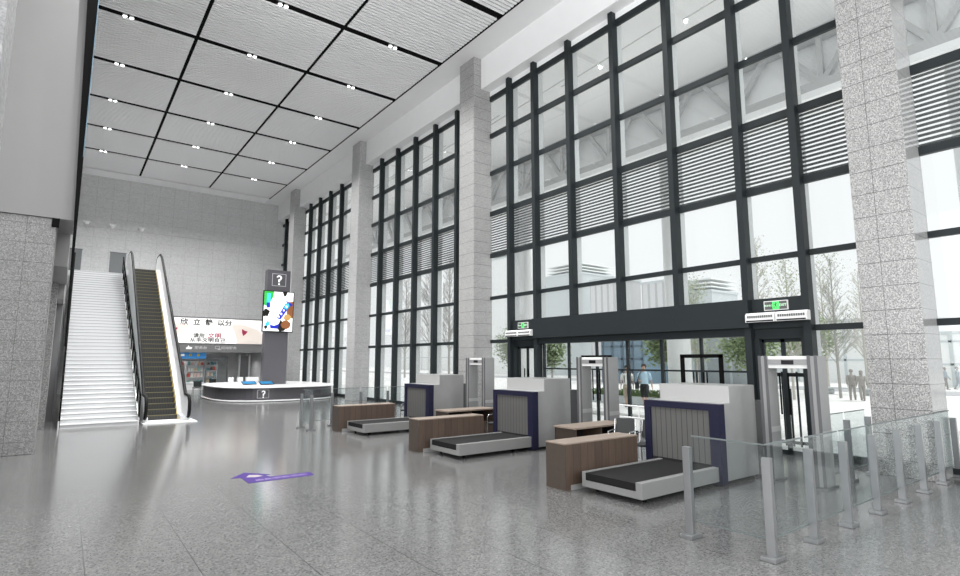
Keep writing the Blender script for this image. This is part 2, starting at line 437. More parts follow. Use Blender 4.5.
# big entrance header and its glazed doors ---------------------------------
MB().box(13.80, 14.15, 7.06, 15.18, 3.07, 3.79).build('trim_1', M['frame'])['kind'] = 'structure'
def side_door(n, a, c):
    d = sempty('door_%d' % n)
    MB().box(13.98, 14.3, a, c, 3.04, 3.79).build('header', M['frame'], d)
    MB().box(14.05, 14.3, a, c, 2.78, 3.04).build('lintel', M['frame'], d)
    for y in (a, c - .12): MB().box(14.0, 14.32, y, y + .12, 0, 2.8).build('jamb', M['frame'], d)
    mid = (a + c) / 2
    for y0, y1, hy in ((a + .12, mid, mid - .1), (mid, c - .12, mid + .1)):
        lf = MB().box(14.16, 14.21, y0, y0 + .05, 0, 2.78).box(14.16, 14.21, y1 - .05, y1, 0, 2.78).box(14.16, 14.21, y0, y1, 0, .1).box(14.16, 14.21, y0, y1, 2.7, 2.78).build('leaf', M['frame'], d)
        MB().box(14.18, 14.19, y0 + .05, y1 - .05, .1, 2.7).build('pane', M['door_glass'], lf)
        MB().tube([(14.1, hy, .95), (14.1, hy, 1.95)], .022, 8).build('handle', M['black'], lf)
side_door(1, 5.81, 7.05)
side_door(2, 15.19, 16.53)
fd = sempty('door_3')
MB().box(13.95, 14.35, 7.2, 15.05, 2.86, 3.07).build('lintel', M['frame'], fd)
PY = [7.3, 8.63, 9.9, 11.15, 12.42, 13.7, 14.95]
for i, y in enumerate(PY):
    w = .045 if i in (2, 3) else .03
    MB().box(14.14, 14.24, y - w, y + w, 0, 2.87).build('door_post', M['frame'], fd)
for i in range(6):
    a, c = PY[i] + .05, PY[i + 1] - .05
    MB().box(14.17, 14.22, a, c, 1.93, 1.98).build('push_rail', M['frame'], fd)
    MB().box(14.17, 14.22, a, c, 0, .12).build('kick_rail', M['frame'], fd)
    MB().box(14.19, 14.20, a, c, .12, 2.87).build('pane', M['door_glass'], fd)
for i, mid in enumerate((8.63, 12.42)):
    p = MB()
    p.box(14.10, 14.17, mid + .53, mid + .63, 0, 2.4).box(14.10, 14.17, mid - .63, mid - .53, 0, 2.4).box(14.10, 14.17, mid - .63, mid + .63, 2.32, 2.42)
    p.build('portal_frame', M['black'], fd)
    for dy in (-.2, -.1, .1, .2):
        MB().tube([(14.06, mid + dy, .95), (14.06, mid + dy, 1.93)], .022, 8).build('handle', M['black'], fd)

# ------------------------------------------------------------------ ceiling lights
def twin_light(loc):
    t = thing('ceiling_downlight', 'small twin white downlight set in a black strip of the slatted ceiling', 'ceiling light', loc, 0, 'twin downlights in the ceiling strips')
    return t
first = None
for y in YS[3:]:
    for x in (.95, 5.5, 10.06):
        if first is None:
            first = twin_light((x, y, Zc))
            for sx in (-.11, .11):
                l = MB().tube([(sx, 0, .07), (sx, 0, -.01)], .085, 14).build('lamp_housing', M['gate_white'], first)
                MB().tube([(sx, 0, -.008), (sx, 0, -.03)], [.072, .05], 14).build('lens', M['lamp'], l)
        else: dup(first, (x, y, Zc))

# ------------------------------------------------------------------ stairs
SY0, SZ1, NS, SL_ = 23.1, 7.15, 47, 14.1
run, rise = SL_ / NS, SZ1 / NS
sr = thing('staircase', 'wide white stone staircase rising beside the escalator', 'staircase', (0, SY0, 0))
tb, rb = MB(), MB()
nb_ = MB()
for k in range(NS):
    nb_.box(.06, 2.25, k * run - .012, k * run + .02, (k + 1) * rise - .05, (k + 1) * rise - .03)
    rb.box(.06, 2.25, k * run + .02, (k + 1) * run + .02, max(0, k * rise - .3), (k + 1) * rise - .03)
    tb.box(.06, 2.25, k * run, (k + 1) * run + .03, (k + 1) * rise - .03, (k + 1) * rise)
rb.build('risers', M['riser'], sr); tb.build('treads', M['stair'], sr); nb_.build('nosing_lines', M['nosing'], sr)
for x, nm in ((.02, 'stringer'), (2.27, 'stringer')):
    MB().prism([(0, 0), (SL_, SZ1 - .1), (SL_, SZ1 + .12), (0, .22)], lambda a, b_, d: (d, a, b_), x - .02, x + .02).build(nm, M['steel'], sr)
for x in (.03, 2.28):
    MB().tube([(x, .1, 1.0), (x, SL_, SZ1 + .98)], .03, 8).build('handrail', M['black'], sr)
    MB().prism([(.25, .4), (SL_ - .1, SZ1 + .2), (SL_ - .1, SZ1 + .9), (.25, 1.0)], lambda a, b_, d: (d, a, b_), x - .006, x + .006).build('glass_panel', M['clear'], sr)
    for k in range(15):
        y = .12 + k * .985; z = y / SL_ * SZ1
        MB().box(x - .025, x + .025, y - .03, y + .03, z, z + 1.02).build('baluster', M['black'], sr)

# upper landing
ld = sempty('floor_landing')
MB().box(-.2, 2.3, SY0 + SL_ + .04, YB, SZ1 - .3, SZ1).box(2.3, 4.1, 35.2, YB, SZ1 - .3, SZ1).build('landing_slab', M['stair'], ld)

# ------------------------------------------------------------------ escalator
es = thing('escalator', 'escalator with black steps and yellow edge line beside white staircase', 'escalator', (2.4, 23.2, 0))
EZ, E0, E1 = SZ1, 1.0, 11.6
eg = EZ / (E1 - E0)
def ez(y): return max(0., min(EZ, (y - E0) * eg))
stp, edg = MB(), MB()
n = 36; er = (E1 - E0) / n
for k in range(n):
    y0 = E0 + k * er; y1 = y0 + er
    z = ez(y1)
    stp.box(.22, 1.24, y0, y1 + .02, z - .42 if z > .42 else 0, z)
    edg.box(.22, 1.24, y0 - .012, y0 + .02, z - .012, z + .005)
stp.box(.22, 1.24, .35, E0, .0, .03); stp.box(.22, 1.24, E1, 13.0, EZ - .3, EZ + .01)
stp.build('steps', M['esc_step'], es); edg.build('step_edge_lines', M['step_edge'], es)
YM = (E0 + .9, 3, 5, 7, 9, E1 - .4)
def side(x0, x1):
    poly = [(.22, .05), (.12, .35), (.16, .7), (.36, .88), (E0 + .1, .9)] + [(y, ez(y) + .95) for y in YM]
    poly += [(E1 + .3, EZ + .93), (E1 + 1.3, EZ + .9), (E1 + 1.5, EZ + .5), (E1 + 1.4, EZ + .1)]
    poly += [(y, max(.0, ez(y) - .55)) for y in (E1 + .4, E1 - .6, 9, 7, 5, 3, 2, 1.2)]
    return MB().prism(poly, lambda a, b_, d: (d, a, b_), x0, x1)
side(.03, .15).build('balustrade', M['esc_white'], es)
side(1.43, 1.54).build('balustrade', M['esc_white'], es)
def deck(x0, x1):
    poly = [(.4, .18), (1.2, .24)] + [(y, ez(y) + .28) for y in YM] + [(E1 + 1.3, EZ + .22), (E1 + 1.3, EZ - .2)] + [(y, max(0, ez(y) - .5)) for y in (E1, 7, 2)] + [(.4, 0)]
    return MB().prism(poly, lambda a, b_, d: (d, a, b_), x0, x1)
deck(.15, .205).build('skirt', M['esc_white'], es)
deck(1.265, 1.43).build('skirt', M['esc_white'], es)
for x in (.212, 1.25):
    MB().prism([(.7, .02), (E0 + .05, .12), (E1, EZ + .1), (E1, EZ - .12), (E0 + .1, .02)], lambda a, b_, d: (d, a, b_), x - .014, x + .014).build('yellow_border', M['yellow'], es)
for x in (.09, 1.485):
    path = [(x, .30, .12), (x, .10, .22), (x, .02, .45), (x, .08, .72), (x, .3, .93), (x, E0 + .1, .97)]
    path += [(x, y, ez(y) + 1.0) for y in YM] + [(x, E1 + .3, EZ + .99), (x, E1 + 1.3, EZ + .96), (x, E1 + 1.55, EZ + .8), (x, E1 + 1.6, EZ + .5), (x, E1 + 1.5, EZ + .2)]
    MB().tube(path, .06, 8).build('handrail', M['rubber'], es, smooth=True)
MB().box(.0, 1.72, -.35, .95, 0, .035).build('landing_plate', M['stair'], es)

# ------------------------------------------------------------------ doors on the upper level, cameras
for n_, x0, x1 in ((6, -.9, .42), (7, 2.05, 3.0)):
    t = sempty('door_%d' % n_, (x0, YB - .06, 7.15))
    MB().box(0, x1 - x0, 0, .05, 0, 2.75).build('leaf', M['door_grey'], t)
    MB().box(-.04, x1 - x0 + .04, .0, .045, 2.75, 2.8).build('door_frame', M['steel_dark'], t)
labs = ['white dome camera on the back wall, the one closest to the gallery', 'white dome camera on the back wall, middle of three', 'white dome camera on the back wall, the one nearest the escalator top']
base = None
for x, lb in zip((.5, 2.05, 3.8), labs):
    if base is None:
        base = thing('dome_camera', lb, 'security camera', (x, YB - .05, 11.72), 0, 'dome cameras on the back wall')
        MB().box(-.22, .22, -.2, 0, .12, .22).build('bracket', M['gate_white'], base, bevel=.02)
        MB().rings([[(math.cos(a * PI / 8) * r, -.12 + math.sin(a * PI / 8) * r, z) for a in range(16)] for r, z in ((.17, .12), (.16, .03), (.11, -.06), (.03, -.1))]).build('dome', M['gate_white'], base, smooth=True)
    else: dup(base, (x, YB - .05, 11.72), lb)

# ------------------------------------------------------------------ poster board and fascia
bd = thing('poster_board', 'long lit white poster with brush lettering and pale hands above the shop opening', 'poster', (0, YB - .16, 0))
MB().box(4.9, 12.93, 0, .15, 3.52, 5.56).build('frame', M['fascia'], bd)
MB().box(4.98, 12.86, -.012, 0, 3.56, 5.46).build('poster_face', M['board'], bd)
def flat(x0, z0, k=1, d0=-.024, shear=0): return lambda x, y, d: (x0 + x * k + y * shear, d0 - d * .8, z0 + y)
hand = [(0, .35), (.5, .55), (.95, .9), (1.25, 1.35), (1.0, 1.5), (.6, 1.45), (.1, 1.6), (-.6, 1.2), (-.8, .4), (-.6, 0), (-.1, 0)]
MB().prism([(5.9 + a * 1.25, 3.58 + b_ * .95) for a, b_ in hand], lambda a, b_, d: (a, d, b_), -.015, -.012).build('printed_hand', M['skin_print'], bd)
hand2 = [(10.45, 4.75), (10.62, 4.5), (10.78, 4.0), (10.82, 3.57), (12.8, 3.57), (12.84, 4.3), (12.3, 4.75), (11.6, 4.98), (10.9, 5.15), (10.55, 5.05), (10.3, 4.85)]
MB().prism(hand2, lambda a, b_, d: (a, d, b_), -.015, -.012).build('printed_hand', M['skin_print'], bd)
MB().prism([(11.18, 4.75), (11.4, 4.6), (11.62, 4.55), (11.5, 4.35), (11.3, 4.18), (11.2, 4.45)], lambda a, b_, d: (a, d, b_), -.018, -.015).build('printed_red_mark', M['red_ink'], bd)
MB().prism([(6.1, 4.1), (6.28, 4.18), (6.66, 4.68), (6.55, 4.7), (6.3, 4.5)], lambda a, b_, d: (a, d, b_), -.018, -.015).build('printed_red_mark', M['red_ink'], bd)
text('brush_lettering', '欣  立  静  以分', .5, M['black_ink'], flat(8.6, 5.13, 1.1), bd)
text('lettering', '请用', .36, M['black_ink'], flat(8.1, 4.12, 1.15), bd)
text('red_lettering', '文明', .42, M['red_ink'], flat(9.2, 4.12, 1.2), bd)
text('lettering', '从手文明自己', .34, M['black_ink'], flat(8.75, 3.78, 1.25), bd)
fs = thing('shop_fascia', 'plain grey fascia band with small white lettering under the long poster', 'sign', (0, YB - .12, 0))
MB().box(4.9, 12.93, 0, .12, 2.86, 3.51).build('fascia_panel', M['fascia'], fs)
text('lettering', '服务台', .24, M['grey_ink'], flat(8.3, 3.2, 1.2, -.004), fs)
text('lettering', '问询服务', .24, M['grey_ink'], flat(10.3, 3.2, 1.2, -.004), fs)
MB().prism([(7.3, 3.1), (7.66, 3.1), (7.7, 3.24), (7.5, 3.27), (7.45, 3.38), (7.38, 3.26), (7.28, 3.2)], lambda a, b_, d: (a, d, b_), -.012, 0).build('hand_icon', M['ink'], fs)
ic = MB()
for q in ((9.3, 9.62, 3.14, 3.17), (9.3, 9.62, 3.33, 3.36), (9.3, 9.33, 3.14, 3.36), (9.59, 9.62, 3.14, 3.36)): ic.box(q[0], q[1], -.012, 0, q[2], q[3])
ic.box(9.5, 9.7, -.014, 0, 3.06, 3.16); ic.build('speech_icon', M['grey_ink'], fs)

# ------------------------------------------------------------------ shop under the poster
sg = thing('shop_sign', 'small blue sign with yellow dots above the little shop shelves', 'sign', (6.35, 46.9, 2.38))
MB().box(0, 2.4, 0, .1, 0, .46).build('sign_panel', M['blue_sign'], sg)
MB().tube([(1.3, -.02, .28), (1.3, 0, .28)], .1, 10).build('yellow_dot', M['yellow'], sg); MB().tube([(1.85, -.02, .28), (1.85, 0, .28)], .1, 10).build('yellow_dot', M['yellow'], sg)
MB().box(.5, .9, -.012, 0, .2, .34).build('white_mark', M['ink'], sg)
df = sempty('door_4', (8.75, 47.0, 0))
MB().box(0, .1, 0, .1, 0, 2.5).box(1.55, 1.65, 0, .1, 0, 2.5).box(0, 1.65, 0, .1, 2.4, 2.55).build('door_frame', M['steel_dark'], df)
MB().box(.1, 1.55, .04, .06, 0, 2.4).build('pane', M['door_glass'], df)
df = sempty('door_5', (11.35, 47.2, 0))
MB().box(0, .62, 0, .1, 0, 2.6).build('leaf', M['steel_dark'], df)
MB().box(-.12, 0, -.03, .1, 0, 2.7).box(.62, .74, -.03, .1, 0, 2.7).build('door_frame', M['steel'], df)
PC = [simple('product %d' % i, c, .5) for i, c in enumerate(((.5, .08, .06), (.6, .45, .3), (.15, .1, .08), (.7, .7, .66), (.1, .25, .3), (.75, .55, .5), (.25, .45, .4)))]
unit = None
for i, (x, y, lb) in enumerate(((6.15, 47.6, 'white shop shelf unit standing under the blue sign'), (7.55, 47.6, 'white shop shelf unit between the blue sign and the glass door'), (9.0, 50.4, 'white shop shelf unit deep behind the glass shop door'))):
    if unit is None:
        unit = thing('shelf_unit', lb, 'shelf', (x, y, 0), 0, 'shop shelf units')
        MB().box(0, 1.3, .42, .46, 0, 2.2).build('back_panel', M['desk_white'], unit)
        for z in (.45, .95, 1.4, 1.85): MB().box(0, 1.3, 0, .42, z, z + .03).build('shelf', M['desk_white'], unit)
        for q in (0, 1.26): MB().box(q, q + .04, 0, .42, 0, 2.2).build('side_panel', M['desk_white'], unit)
        MB().box(0, 1.3, 0, .4, 0, .42).build('plinth', M['desk_white'], unit)
    else: dup(unit, (x, y, 0), lb)
    for z in (.48, .98, 1.43, 1.88):
        for k in range(5):
            h = random.uniform(.2, .36); w = random.uniform(.13, .2)
            MBo = MB().box(-w / 2, w / 2, 0, .2, 0, h * .86).box(-w * .3, w * .3, .04, .16, h * .86, h)
            ob = MBo.build('product_pack', random.choice(PC), loc=(x + .2 + k * .23, y + .08, z))
            tag(ob, 'small coloured pack standing on a white shop shelf below the blue sign' if i < 2 else 'small coloured pack on the shelf deep behind the glass shop door', 'product', 'packs on the shop shelves')

# white tables and dark chairs in front of the shop
tbl = thing('cafe_table', 'white table top on thin legs in front of the shop', 'table', (7.2, 42.2, 0))
MB().box(-1.5, .6, -.35, .35, .72, .76).build('table_top', M['desk_white'], tbl)
for x in (-1.45, .55):
    for y in (-.3, .3): MB().tube([(x, y, 0), (x, y, .72)], .02, 6).build('leg', M['steel_dark'], tbl)
def bar_chair(loc, rz, lb):
    c = thing('cafe_chair', lb, 'chair', loc, rz, 'dark chairs by the shop')
    MB().box(-.22, .22, -.22, .22, .46, .52).build('seat', M['cloth_black'], c, bevel=.015)
    MB().prism([(-.22, .55), (.22, .55), (.24, .92), (-.24, .92)], lambda a, b_, d: (a, d, b_), -.24, -.19).build('backrest', M['cloth_black'], c, bevel=.015)
    for x in (-.2, .2):
        for y in (-.2, .2): MB().tube([(x * .9, y * .9, .46), (x * 1.1, y * 1.1, 0)], .016, 6).build('leg', M['steel_dark'], c)
bar_chair((7.02, 40.0, 0), 0, 'dark cafe chair between the escalator foot and the round desk')
bar_chair((8.6, 43.6, 0), 2.6, 'dark cafe chair behind the rear left edge of the round desk')
for i, (x, w, lb) in enumerate(((9.3, .3, 'slim white box on the rear of the round desk, left one'), (9.85, .34, 'squat white box on the rear of the round desk, middle one'), (10.6, .8, 'wide white box on the rear of the round desk, nearest the kiosk'))):
    o = tag(MB().box(-w / 2, w / 2, -.12, .12, 0, .34).box(-w / 2 + .03, w / 2 - .03, -.13, -.12, .05, .3).build('desk_box', M['desk_white'], loc=(x - .35, 39.5 - i * .1, .801), bevel=.015), lb, 'box', 'white boxes on the information desk')

def question(h, fn, parent):
    """a bold flat question mark of height h: hook, stem and dot."""
    o_, i_ = [], []
    R, t = h * .27, h * .15
    for k in range(15):
        a = math.radians(170 - k * 255 / 14)
        c_, s_ = math.cos(a), math.sin(a)
        o_.append((R * c_, h * .22 + R * s_)); i_.append(((R - t) * c_, h * .22 + (R - t) * s_))
    b = MB()
    for k in range(14): b.prism([o_[k], o_[k + 1], i_[k + 1], i_[k]], fn, 0, .012)
    b.prism([(-t * .5, h * .08), (t * .5, h * .08), (t * .5, -h * .22), (-t * .5, -h * .22)], fn, 0, .012)
    b.prism([(-t * .55, -h * .33), (t * .55, -h * .33), (t * .55, -h * .5), (-t * .55, -h * .5)], fn, 0, .012)
    return b.build('question_mark', M['ink'], parent)
# ------------------------------------------------------------------ round information desk, kiosk, display
DX, DY, RX, RY = 10.3, 35.9, 3.5, 4.5
def oval(k, z, n=56, e=3.0):
    r = []
    for i in range(n):
        a = 2 * PI * i / n; c_, s_ = math.cos(a), math.sin(a)
        r.append(((RX * k) * math.copysign(abs(c_) ** (2 / e), c_), (RY * k) * math.copysign(abs(s_) ** (2 / e), s_), z))
    return r
dk = thing('information_desk', 'large oval information desk with white counter and dark grey front', 'desk', (DX, DY, 0))
MB().rings([oval(.94, 0), oval(.94, .05)]).build('toe_kick', M['black'], dk)
MB().rings([oval(.985, .02), oval(1.0, .03), oval(1.0, .07), oval(.985, .09)]).build('base_ring', M['desk_white'], dk)
MB().rings([oval(.965, .09), oval(.965, .74)]).build('front_panel', M['desk_dark'], dk)
MB().rings([oval(.985, .735), oval(1.0, .745), oval(1.0, .79), oval(.99, .80)]).build('counter_top', M['desk_white'], dk)
qx, qy = -1.42, -RY * .955 * (1 - (1.42 / (RX * .955)) ** 3.0) ** (1 / 3.0)
question(.40, lambda a, b_, d: (qx + a, qy - .10 - d, .42 + b_), dk)
qb = MB()
for u0, u1, z0, z1 in ((-.3, .3, .22, .235), (-.3, .3, .655, .67), (-.3, -.285, .22, .67), (.285, .3, .22, .67)):
    qb.box(qx + u0, qx + u1, qy - .105, qy + .03, z0 - .02, z1 - .02)
qb.build('sign_frame', M['grey_ink'], dk)
for x, ty, lb in ((9.0, 34.9, 'blue tablet lying on the white information desk, the one farther from the kiosk'), (9.85, 34.3, 'blue tablet lying on the white information desk, right below the display')):
    t = thing('desk_tablet', lb, 'tablet', (x, ty, .8), 0, 'tablets on the information desk')
    MB().prism([(-.4, 0), (.4, 0), (.4, .5), (-.4, .5)], lambda a, b_, d: (a, b_, .02 + b_ * .32 + d), 0, .025).build('body', M['screen_black'], t)
    MB().prism([(-.36, .03), (.36, .03), (.36, .47), (-.36, .47)], lambda a, b_, d: (a, b_, .047 + b_ * .32 + d), 0, .004).build('screen', M['tablet'], t)
    MB().box(-.2, .2, .36, .46, 0, .13).build('stand', M['steel_dark'], t)
kx, ky = 9.75, 35.05
kk = thing('sign_pillar', 'tall dark grey pillar with a framed question mark rising from the information desk', 'pillar', (kx, ky, .8))
MB().box(-.0, 1.42, 0, .55, 0, 7.1).build('pillar_body', M['kiosk'], kk, bevel=.02)
question(.62, lambda a, b_, d: (.71 + a, -.004 - d, 6.47 + b_), kk)
qb = MB()
for a, b_, c_, d in ((.28, 1.14, 6.08, 6.105), (.28, 1.14, 6.84, 6.865), (.28, .305, 6.08, 6.865), (1.115, 1.14, 6.08, 6.865)): qb.box(a, b_, -.012, 0, c_, d)
qb.build('sign_frame', M['grey_ink'], kk)
ds = thing('advert_display', 'bright portrait advertising screen mounted on the dark pillar', 'display', (kx - .22, ky - .12, 4.0))
W_, H_ = 1.88, 2.55
MB().box(0, W_, 0, .115, 0, H_).build('housing', M['black'], ds)
MB().box(.05, W_ - .05, -.008, 0, .05, H_ - .05).build('screen_face', M['led_white'], ds)
def shape(name, pts, mat, d=.004, lay=0):
    MB().prism(pts, lambda a, b_, dd: (a, dd, b_), -.010 - d * (lay + 1), -.008 - d * lay).build(name, mat, ds)
def blob(cx, cy, rx, ry, n=14, j=.12): return [(cx + rx * math.cos(2 * PI * k / n) * random.uniform(1 - j, 1 + j), cy + ry * math.sin(2 * PI * k / n) * random.uniform(1 - j, 1 + j)) for k in range(n)]
shape('picture_green', [(.05, 2.5), (.62, 2.5), (.6, 2.2), (.42, 1.85), (.2, 1.6), (.05, 1.65)], M['led_green'])
shape('picture_badge', [(.2, 2.38), (.42, 2.38), (.42, 1.58), (.2, 1.55)], M['led_cyan'], lay=1)
shape('picture_badge', [(.2, 1.8), (.42, 1.8), (.42, 1.5), (.22, 1.48)], M['led_blue'], lay=2)
shape('picture_dark', [(1.15, 2.5), (1.45, 2.5), (1.38, 2.28), (1.25, 2.22)], M['led_black'])
shape('picture_dark', blob(.2, 1.15, .2, .22, 12, .4), M['led_black'])
shape('picture_dark', [(1.55, 1.9), (1.83, 1.95), (1.83, .9), (1.5, .9), (1.45, 1.3)], M['led_brown'])
shape('picture_nut', blob(1.5, .93, .22, .2), M['led_tan'], lay=1)
shape('picture_dark', blob(1.2, .4, .3, .33, 12, .3), M['led_black'])
shape('picture_nut', blob(1.42, .48, .28, .27), M['led_brown'], lay=1)
shape('picture_pack', [(.98, .7), (1.45, 1.85), (1.15, 2.2), (.55, 1.5), (.5, .75), (.7, .6)], M['led_white'], lay=2)
shape('picture_label', [(.85, .85), (1.08, .78), (1.62, 1.62), (1.55, 1.85), (1.35, 1.8)], M['led_blue'], lay=3)
shape('picture_label', [(1.25, 1.52), (1.45, 1.42), (1.6, 1.65), (1.55, 1.82), (1.37, 1.77)], M['led_cyan'], lay=4)
for q, (a, b_) in enumerate(((.98, .95), (1.12, 1.14), (1.26, 1.36), (1.42, 1.6))): shape('picture_glyph', blob(a, b_, .06, .075, 8, .3), M['led_white'], lay=5)
shape('picture_band', [(1.05, 2.05), (1.2, 2.1), (1.8, 1.75), (1.72, 1.62)], M['led_blue'], lay=1)
shape('picture_band', [(.45, .45), (.5, .22), (.95, .2), (1.0, .5), (.7, .38)], M['led_blue'], lay=2)
shape('picture_band', blob(.32, .5, .12, .14, 10, .3), M['led_cyan'], lay=2)
shape('picture_dark', blob(.2, .3, .13, .1, 10, .5), M['led_black'])

# ------------------------------------------------------------------ screening lanes
P = 5.0
# x-ray scanner, local origin at the middle of the cabinet on the floor; lane 0 stands at y 6.35
def make_scanner(loc, label):
    t = thing('baggage_scanner', label, 'baggage scanner', loc, 0, 'x-ray baggage scanners')
    # x0 = 9.6 front of portal -> local 0
    bd_ = MB()
    bd_.prism([(.16, .06), (1.40, .06), (1.40, 1.77), (.42, 1.77), (.42, 1.46), (.16, 1.46)], lambda a, b_, d: (a, d, b_), -.75, .75)
    bd_.build('cabinet', M['steel_panel'], t, bevel=.012)
    MB().box(.405, .42, -.77, .72, 1.455, 1.775).build('hood_panel', M['hood'], t)
    MB().box(1.40, 1.68, -.74, .74, .06, 1.46).build('exit_tunnel', M['steel_dark'], t, bevel=.01)
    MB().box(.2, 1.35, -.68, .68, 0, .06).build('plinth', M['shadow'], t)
    po = MB()
    po.box(-.02, .17, -.80, -.60, .03, 1.33).box(-.02, .17, .68, .82, .03, 1.33).box(-.02, .17, -.80, .82, 1.33, 1.45)
    po.build('portal_frame', M['purple'], t)
    MB().box(.02, .1, -.60, .68, .36, 1.33).build('ribbed_curtain', M['rib'], t)
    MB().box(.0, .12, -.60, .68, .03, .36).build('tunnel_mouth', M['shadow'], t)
    cv = MB()
    cv.box(-2.24, -.02, -.74, -.62, .09, .34).box(-2.24, -.02, .43, .51, .09, .34).box(-2.24, -2.17, -.62, .43, .09, .2).box(-2.17, -.02, -.62, .43, .09, .14)
    cv.build('conveyor_frame', M['rail'], t, bevel=.006)
    bt = MB(); bt.box(-2.15, .0, -.62, .43, .145, .325).box(-2.235, -2.15, -.62, .43, .205, .325)
    bt.build('conveyor_belt', M['belt'], t)
    for x in (-2.0, -.5):
        for y in (-.6, .38):
            c = MB().box(x - .03, x + .03, y - .05, y + .05, .05, .10).tube([(x, y - .02, .035), (x, y + .02, .035)], .035, 10).build('caster', M['black'], t)
    return t
SL = ['baggage scanner in the lane nearest the glass barrier corner, its belt facing the hall',
      'baggage scanner standing in the middle lane of three',
      'baggage scanner in the lane farthest from the nearest column, small in view']
s0 = make_scanner((9.6, 6.35, 0), SL[0])
# walk-through detector
def make_detector(loc, label):
    t = thing('walk_through_detector', label, 'metal detector', loc, 0, 'walk-through metal detectors')
    for y in (-.53, .36):
        p = MB().box(0, .38, y, y + .17, .03, 2.33).build('side_pillar', M['gate_grey'], t, bevel=.008)
        MB().box(-.012, .0, y, y + .05, .03, 2.34).box(-.012, .0, y + .12, y + .17, .03, 2.34).build('edge_trim', M['steel_dark'], p)
        MB().box(.0, .38, y - .006 if y < 0 else y - .006, y, .9, 1.0).build('infill_line', M['steel'], p)
        MB().box(-.05, .43, y - .03, y + .2, 0, .03).build('foot_plate', M['steel_dark'], p)
    h = MB().box(.02, .36, -.36, .36, 2.10, 2.33).build('header_box', M['gate_white'], t, bevel=.008)
    MB().box(.005, .02, -.36, .36, 2.17, 2.27).build('grey_band', M['gate_grey'], h)
    MB().box(-.002, .006, -.12, .10, 2.175, 2.255).build('readout', M['screen_black'], h)
    return t
d0 = make_detector((10.85, 4.88, 0), 'walk-through metal detector between the nearest scanner and the column barrier')
# wooden screens and desks
def make_screen(loc, label):
    t = thing('wooden_counter', label, 'counter', loc, 0, 'walnut counters beside the scanner belts')
    MB().box(.0, 2.0, -.24, .24, .0, .775).build('body', M['wood'], t)
    MB().box(-.012, .0, -.24, .24, 0, .775).build('end_panel', M['wood_end'], t)
    MB().box(-.015, 2.0, -.245, .245, .775, .80).build('top', M['wood_top'], t, bevel=.004)
    MB().box(.12, 1.6, -.256, -.24, .0, .085).build('kick_strip', M['steel'], t)
    return t
c0 = make_screen((7.15, 7.28, 0), 'low walnut counter beside the belt of the nearest baggage scanner')
def make_desk(loc, label):
    t = thing('staff_desk', label, 'desk', loc, 0, 'walnut staff desks')
    MB().box(0, .03, -.32, .32, 0, .76).box(0, 1.75, .29, .32, 0, .76).box(1.72, 1.75, -.32, .32, 0, .76).box(.85, .87, -.30, .3, .1, .76).box(0, 1.75, -.3, .3, .40, .425).box(0, 1.75, -.32, -.29, 0, .42).build('carcass', M['wood'], t)
    MB().box(0, .55, -.325, -.29, .42, .76).build('front_board', M['wood_end'], t) if False else None
    MB().box(.04, 1.71, .27, .289, .43, .76).build('shelf_shade', M['shadow'], t)  # black sheet painted as the shade at the back of the shelf
    MB().box(-.02, 1.77, -.34, .34, .76, .80).build('top', M['wood_top'], t, bevel=.004)
    return t
k0 = make_desk((8.98, 8.84, 0), 'walnut staff desk with an open shelf behind the nearest counter')
def make_chair(loc, rz, label):
    t = thing('office_chair', label, 'chair', loc, rz, 'black backed staff chairs')
    MB().box(-.23, .23, -.22, .22, .44, .50).build('seat', M['chair'], t, bevel=.02)
    MB().prism([(-.22, .58), (.22, .58), (.2, .96), (-.2, .96)], lambda a, b_, d: (a, d - (b_ - .58) * .18, b_), -.25, -.215).build('backrest', M['chair'], t, bevel=.012)
    for sx in (-.235, .235):
        MB().tube([(sx, -.27, .94), (sx, -.2, .5), (sx, -.26, 0)], .014, 8).build('leg', M['chrome'], t)
        MB().tube([(sx, .2, .47), (sx, .26, 0)], .014, 8).build('leg', M['chrome'], t)
        MB().tube([(sx, -.23, .7), (sx, .12, .7), (sx, .2, .64), (sx, .2, .47)], .013, 8).build('armrest', M['chrome'], t)
    return t
h0 = make_chair((9.95, 8.08, 0), 1.9, 'dark office chair behind the nearest counter, next to the open desk')
h1 = make_chair((10.1, 7.48, 0), 1.9, 'dark office chair wedged beside the nearest scanner portal')
WHERE = ['', 'middle', 'farthest']
for i in (1, 2):
    dy = P * i
    dup(s0, (9.6, 6.35 + dy, 0), SL[i])
    dup(d0, (10.85, (4.88, 9.68, 14.72)[i], 0), ['', 'walk-through metal detector between the nearest and middle baggage scanners', 'walk-through metal detector beside the second stone column'][i])
    dup(c0, (7.15, 7.28 + dy, 0), ['', 'low walnut counter beside the belt of the middle baggage scanner', 'low walnut counter in front of the far glass barrier'][i])
    if i == 1: dup(k0, (8.98, 8.84 + dy, 0), 'walnut staff desk with an open shelf behind the middle counter')
    if i == 1: dup(h1, (10.1, 7.6 + dy, 0), 'dark office chair beside the portal of the middle baggage scanner')
    if i == 2: dup(h1, (10.1, 7.7 + dy, 0), 'dark office chair half hidden behind the farthest baggage scanner')

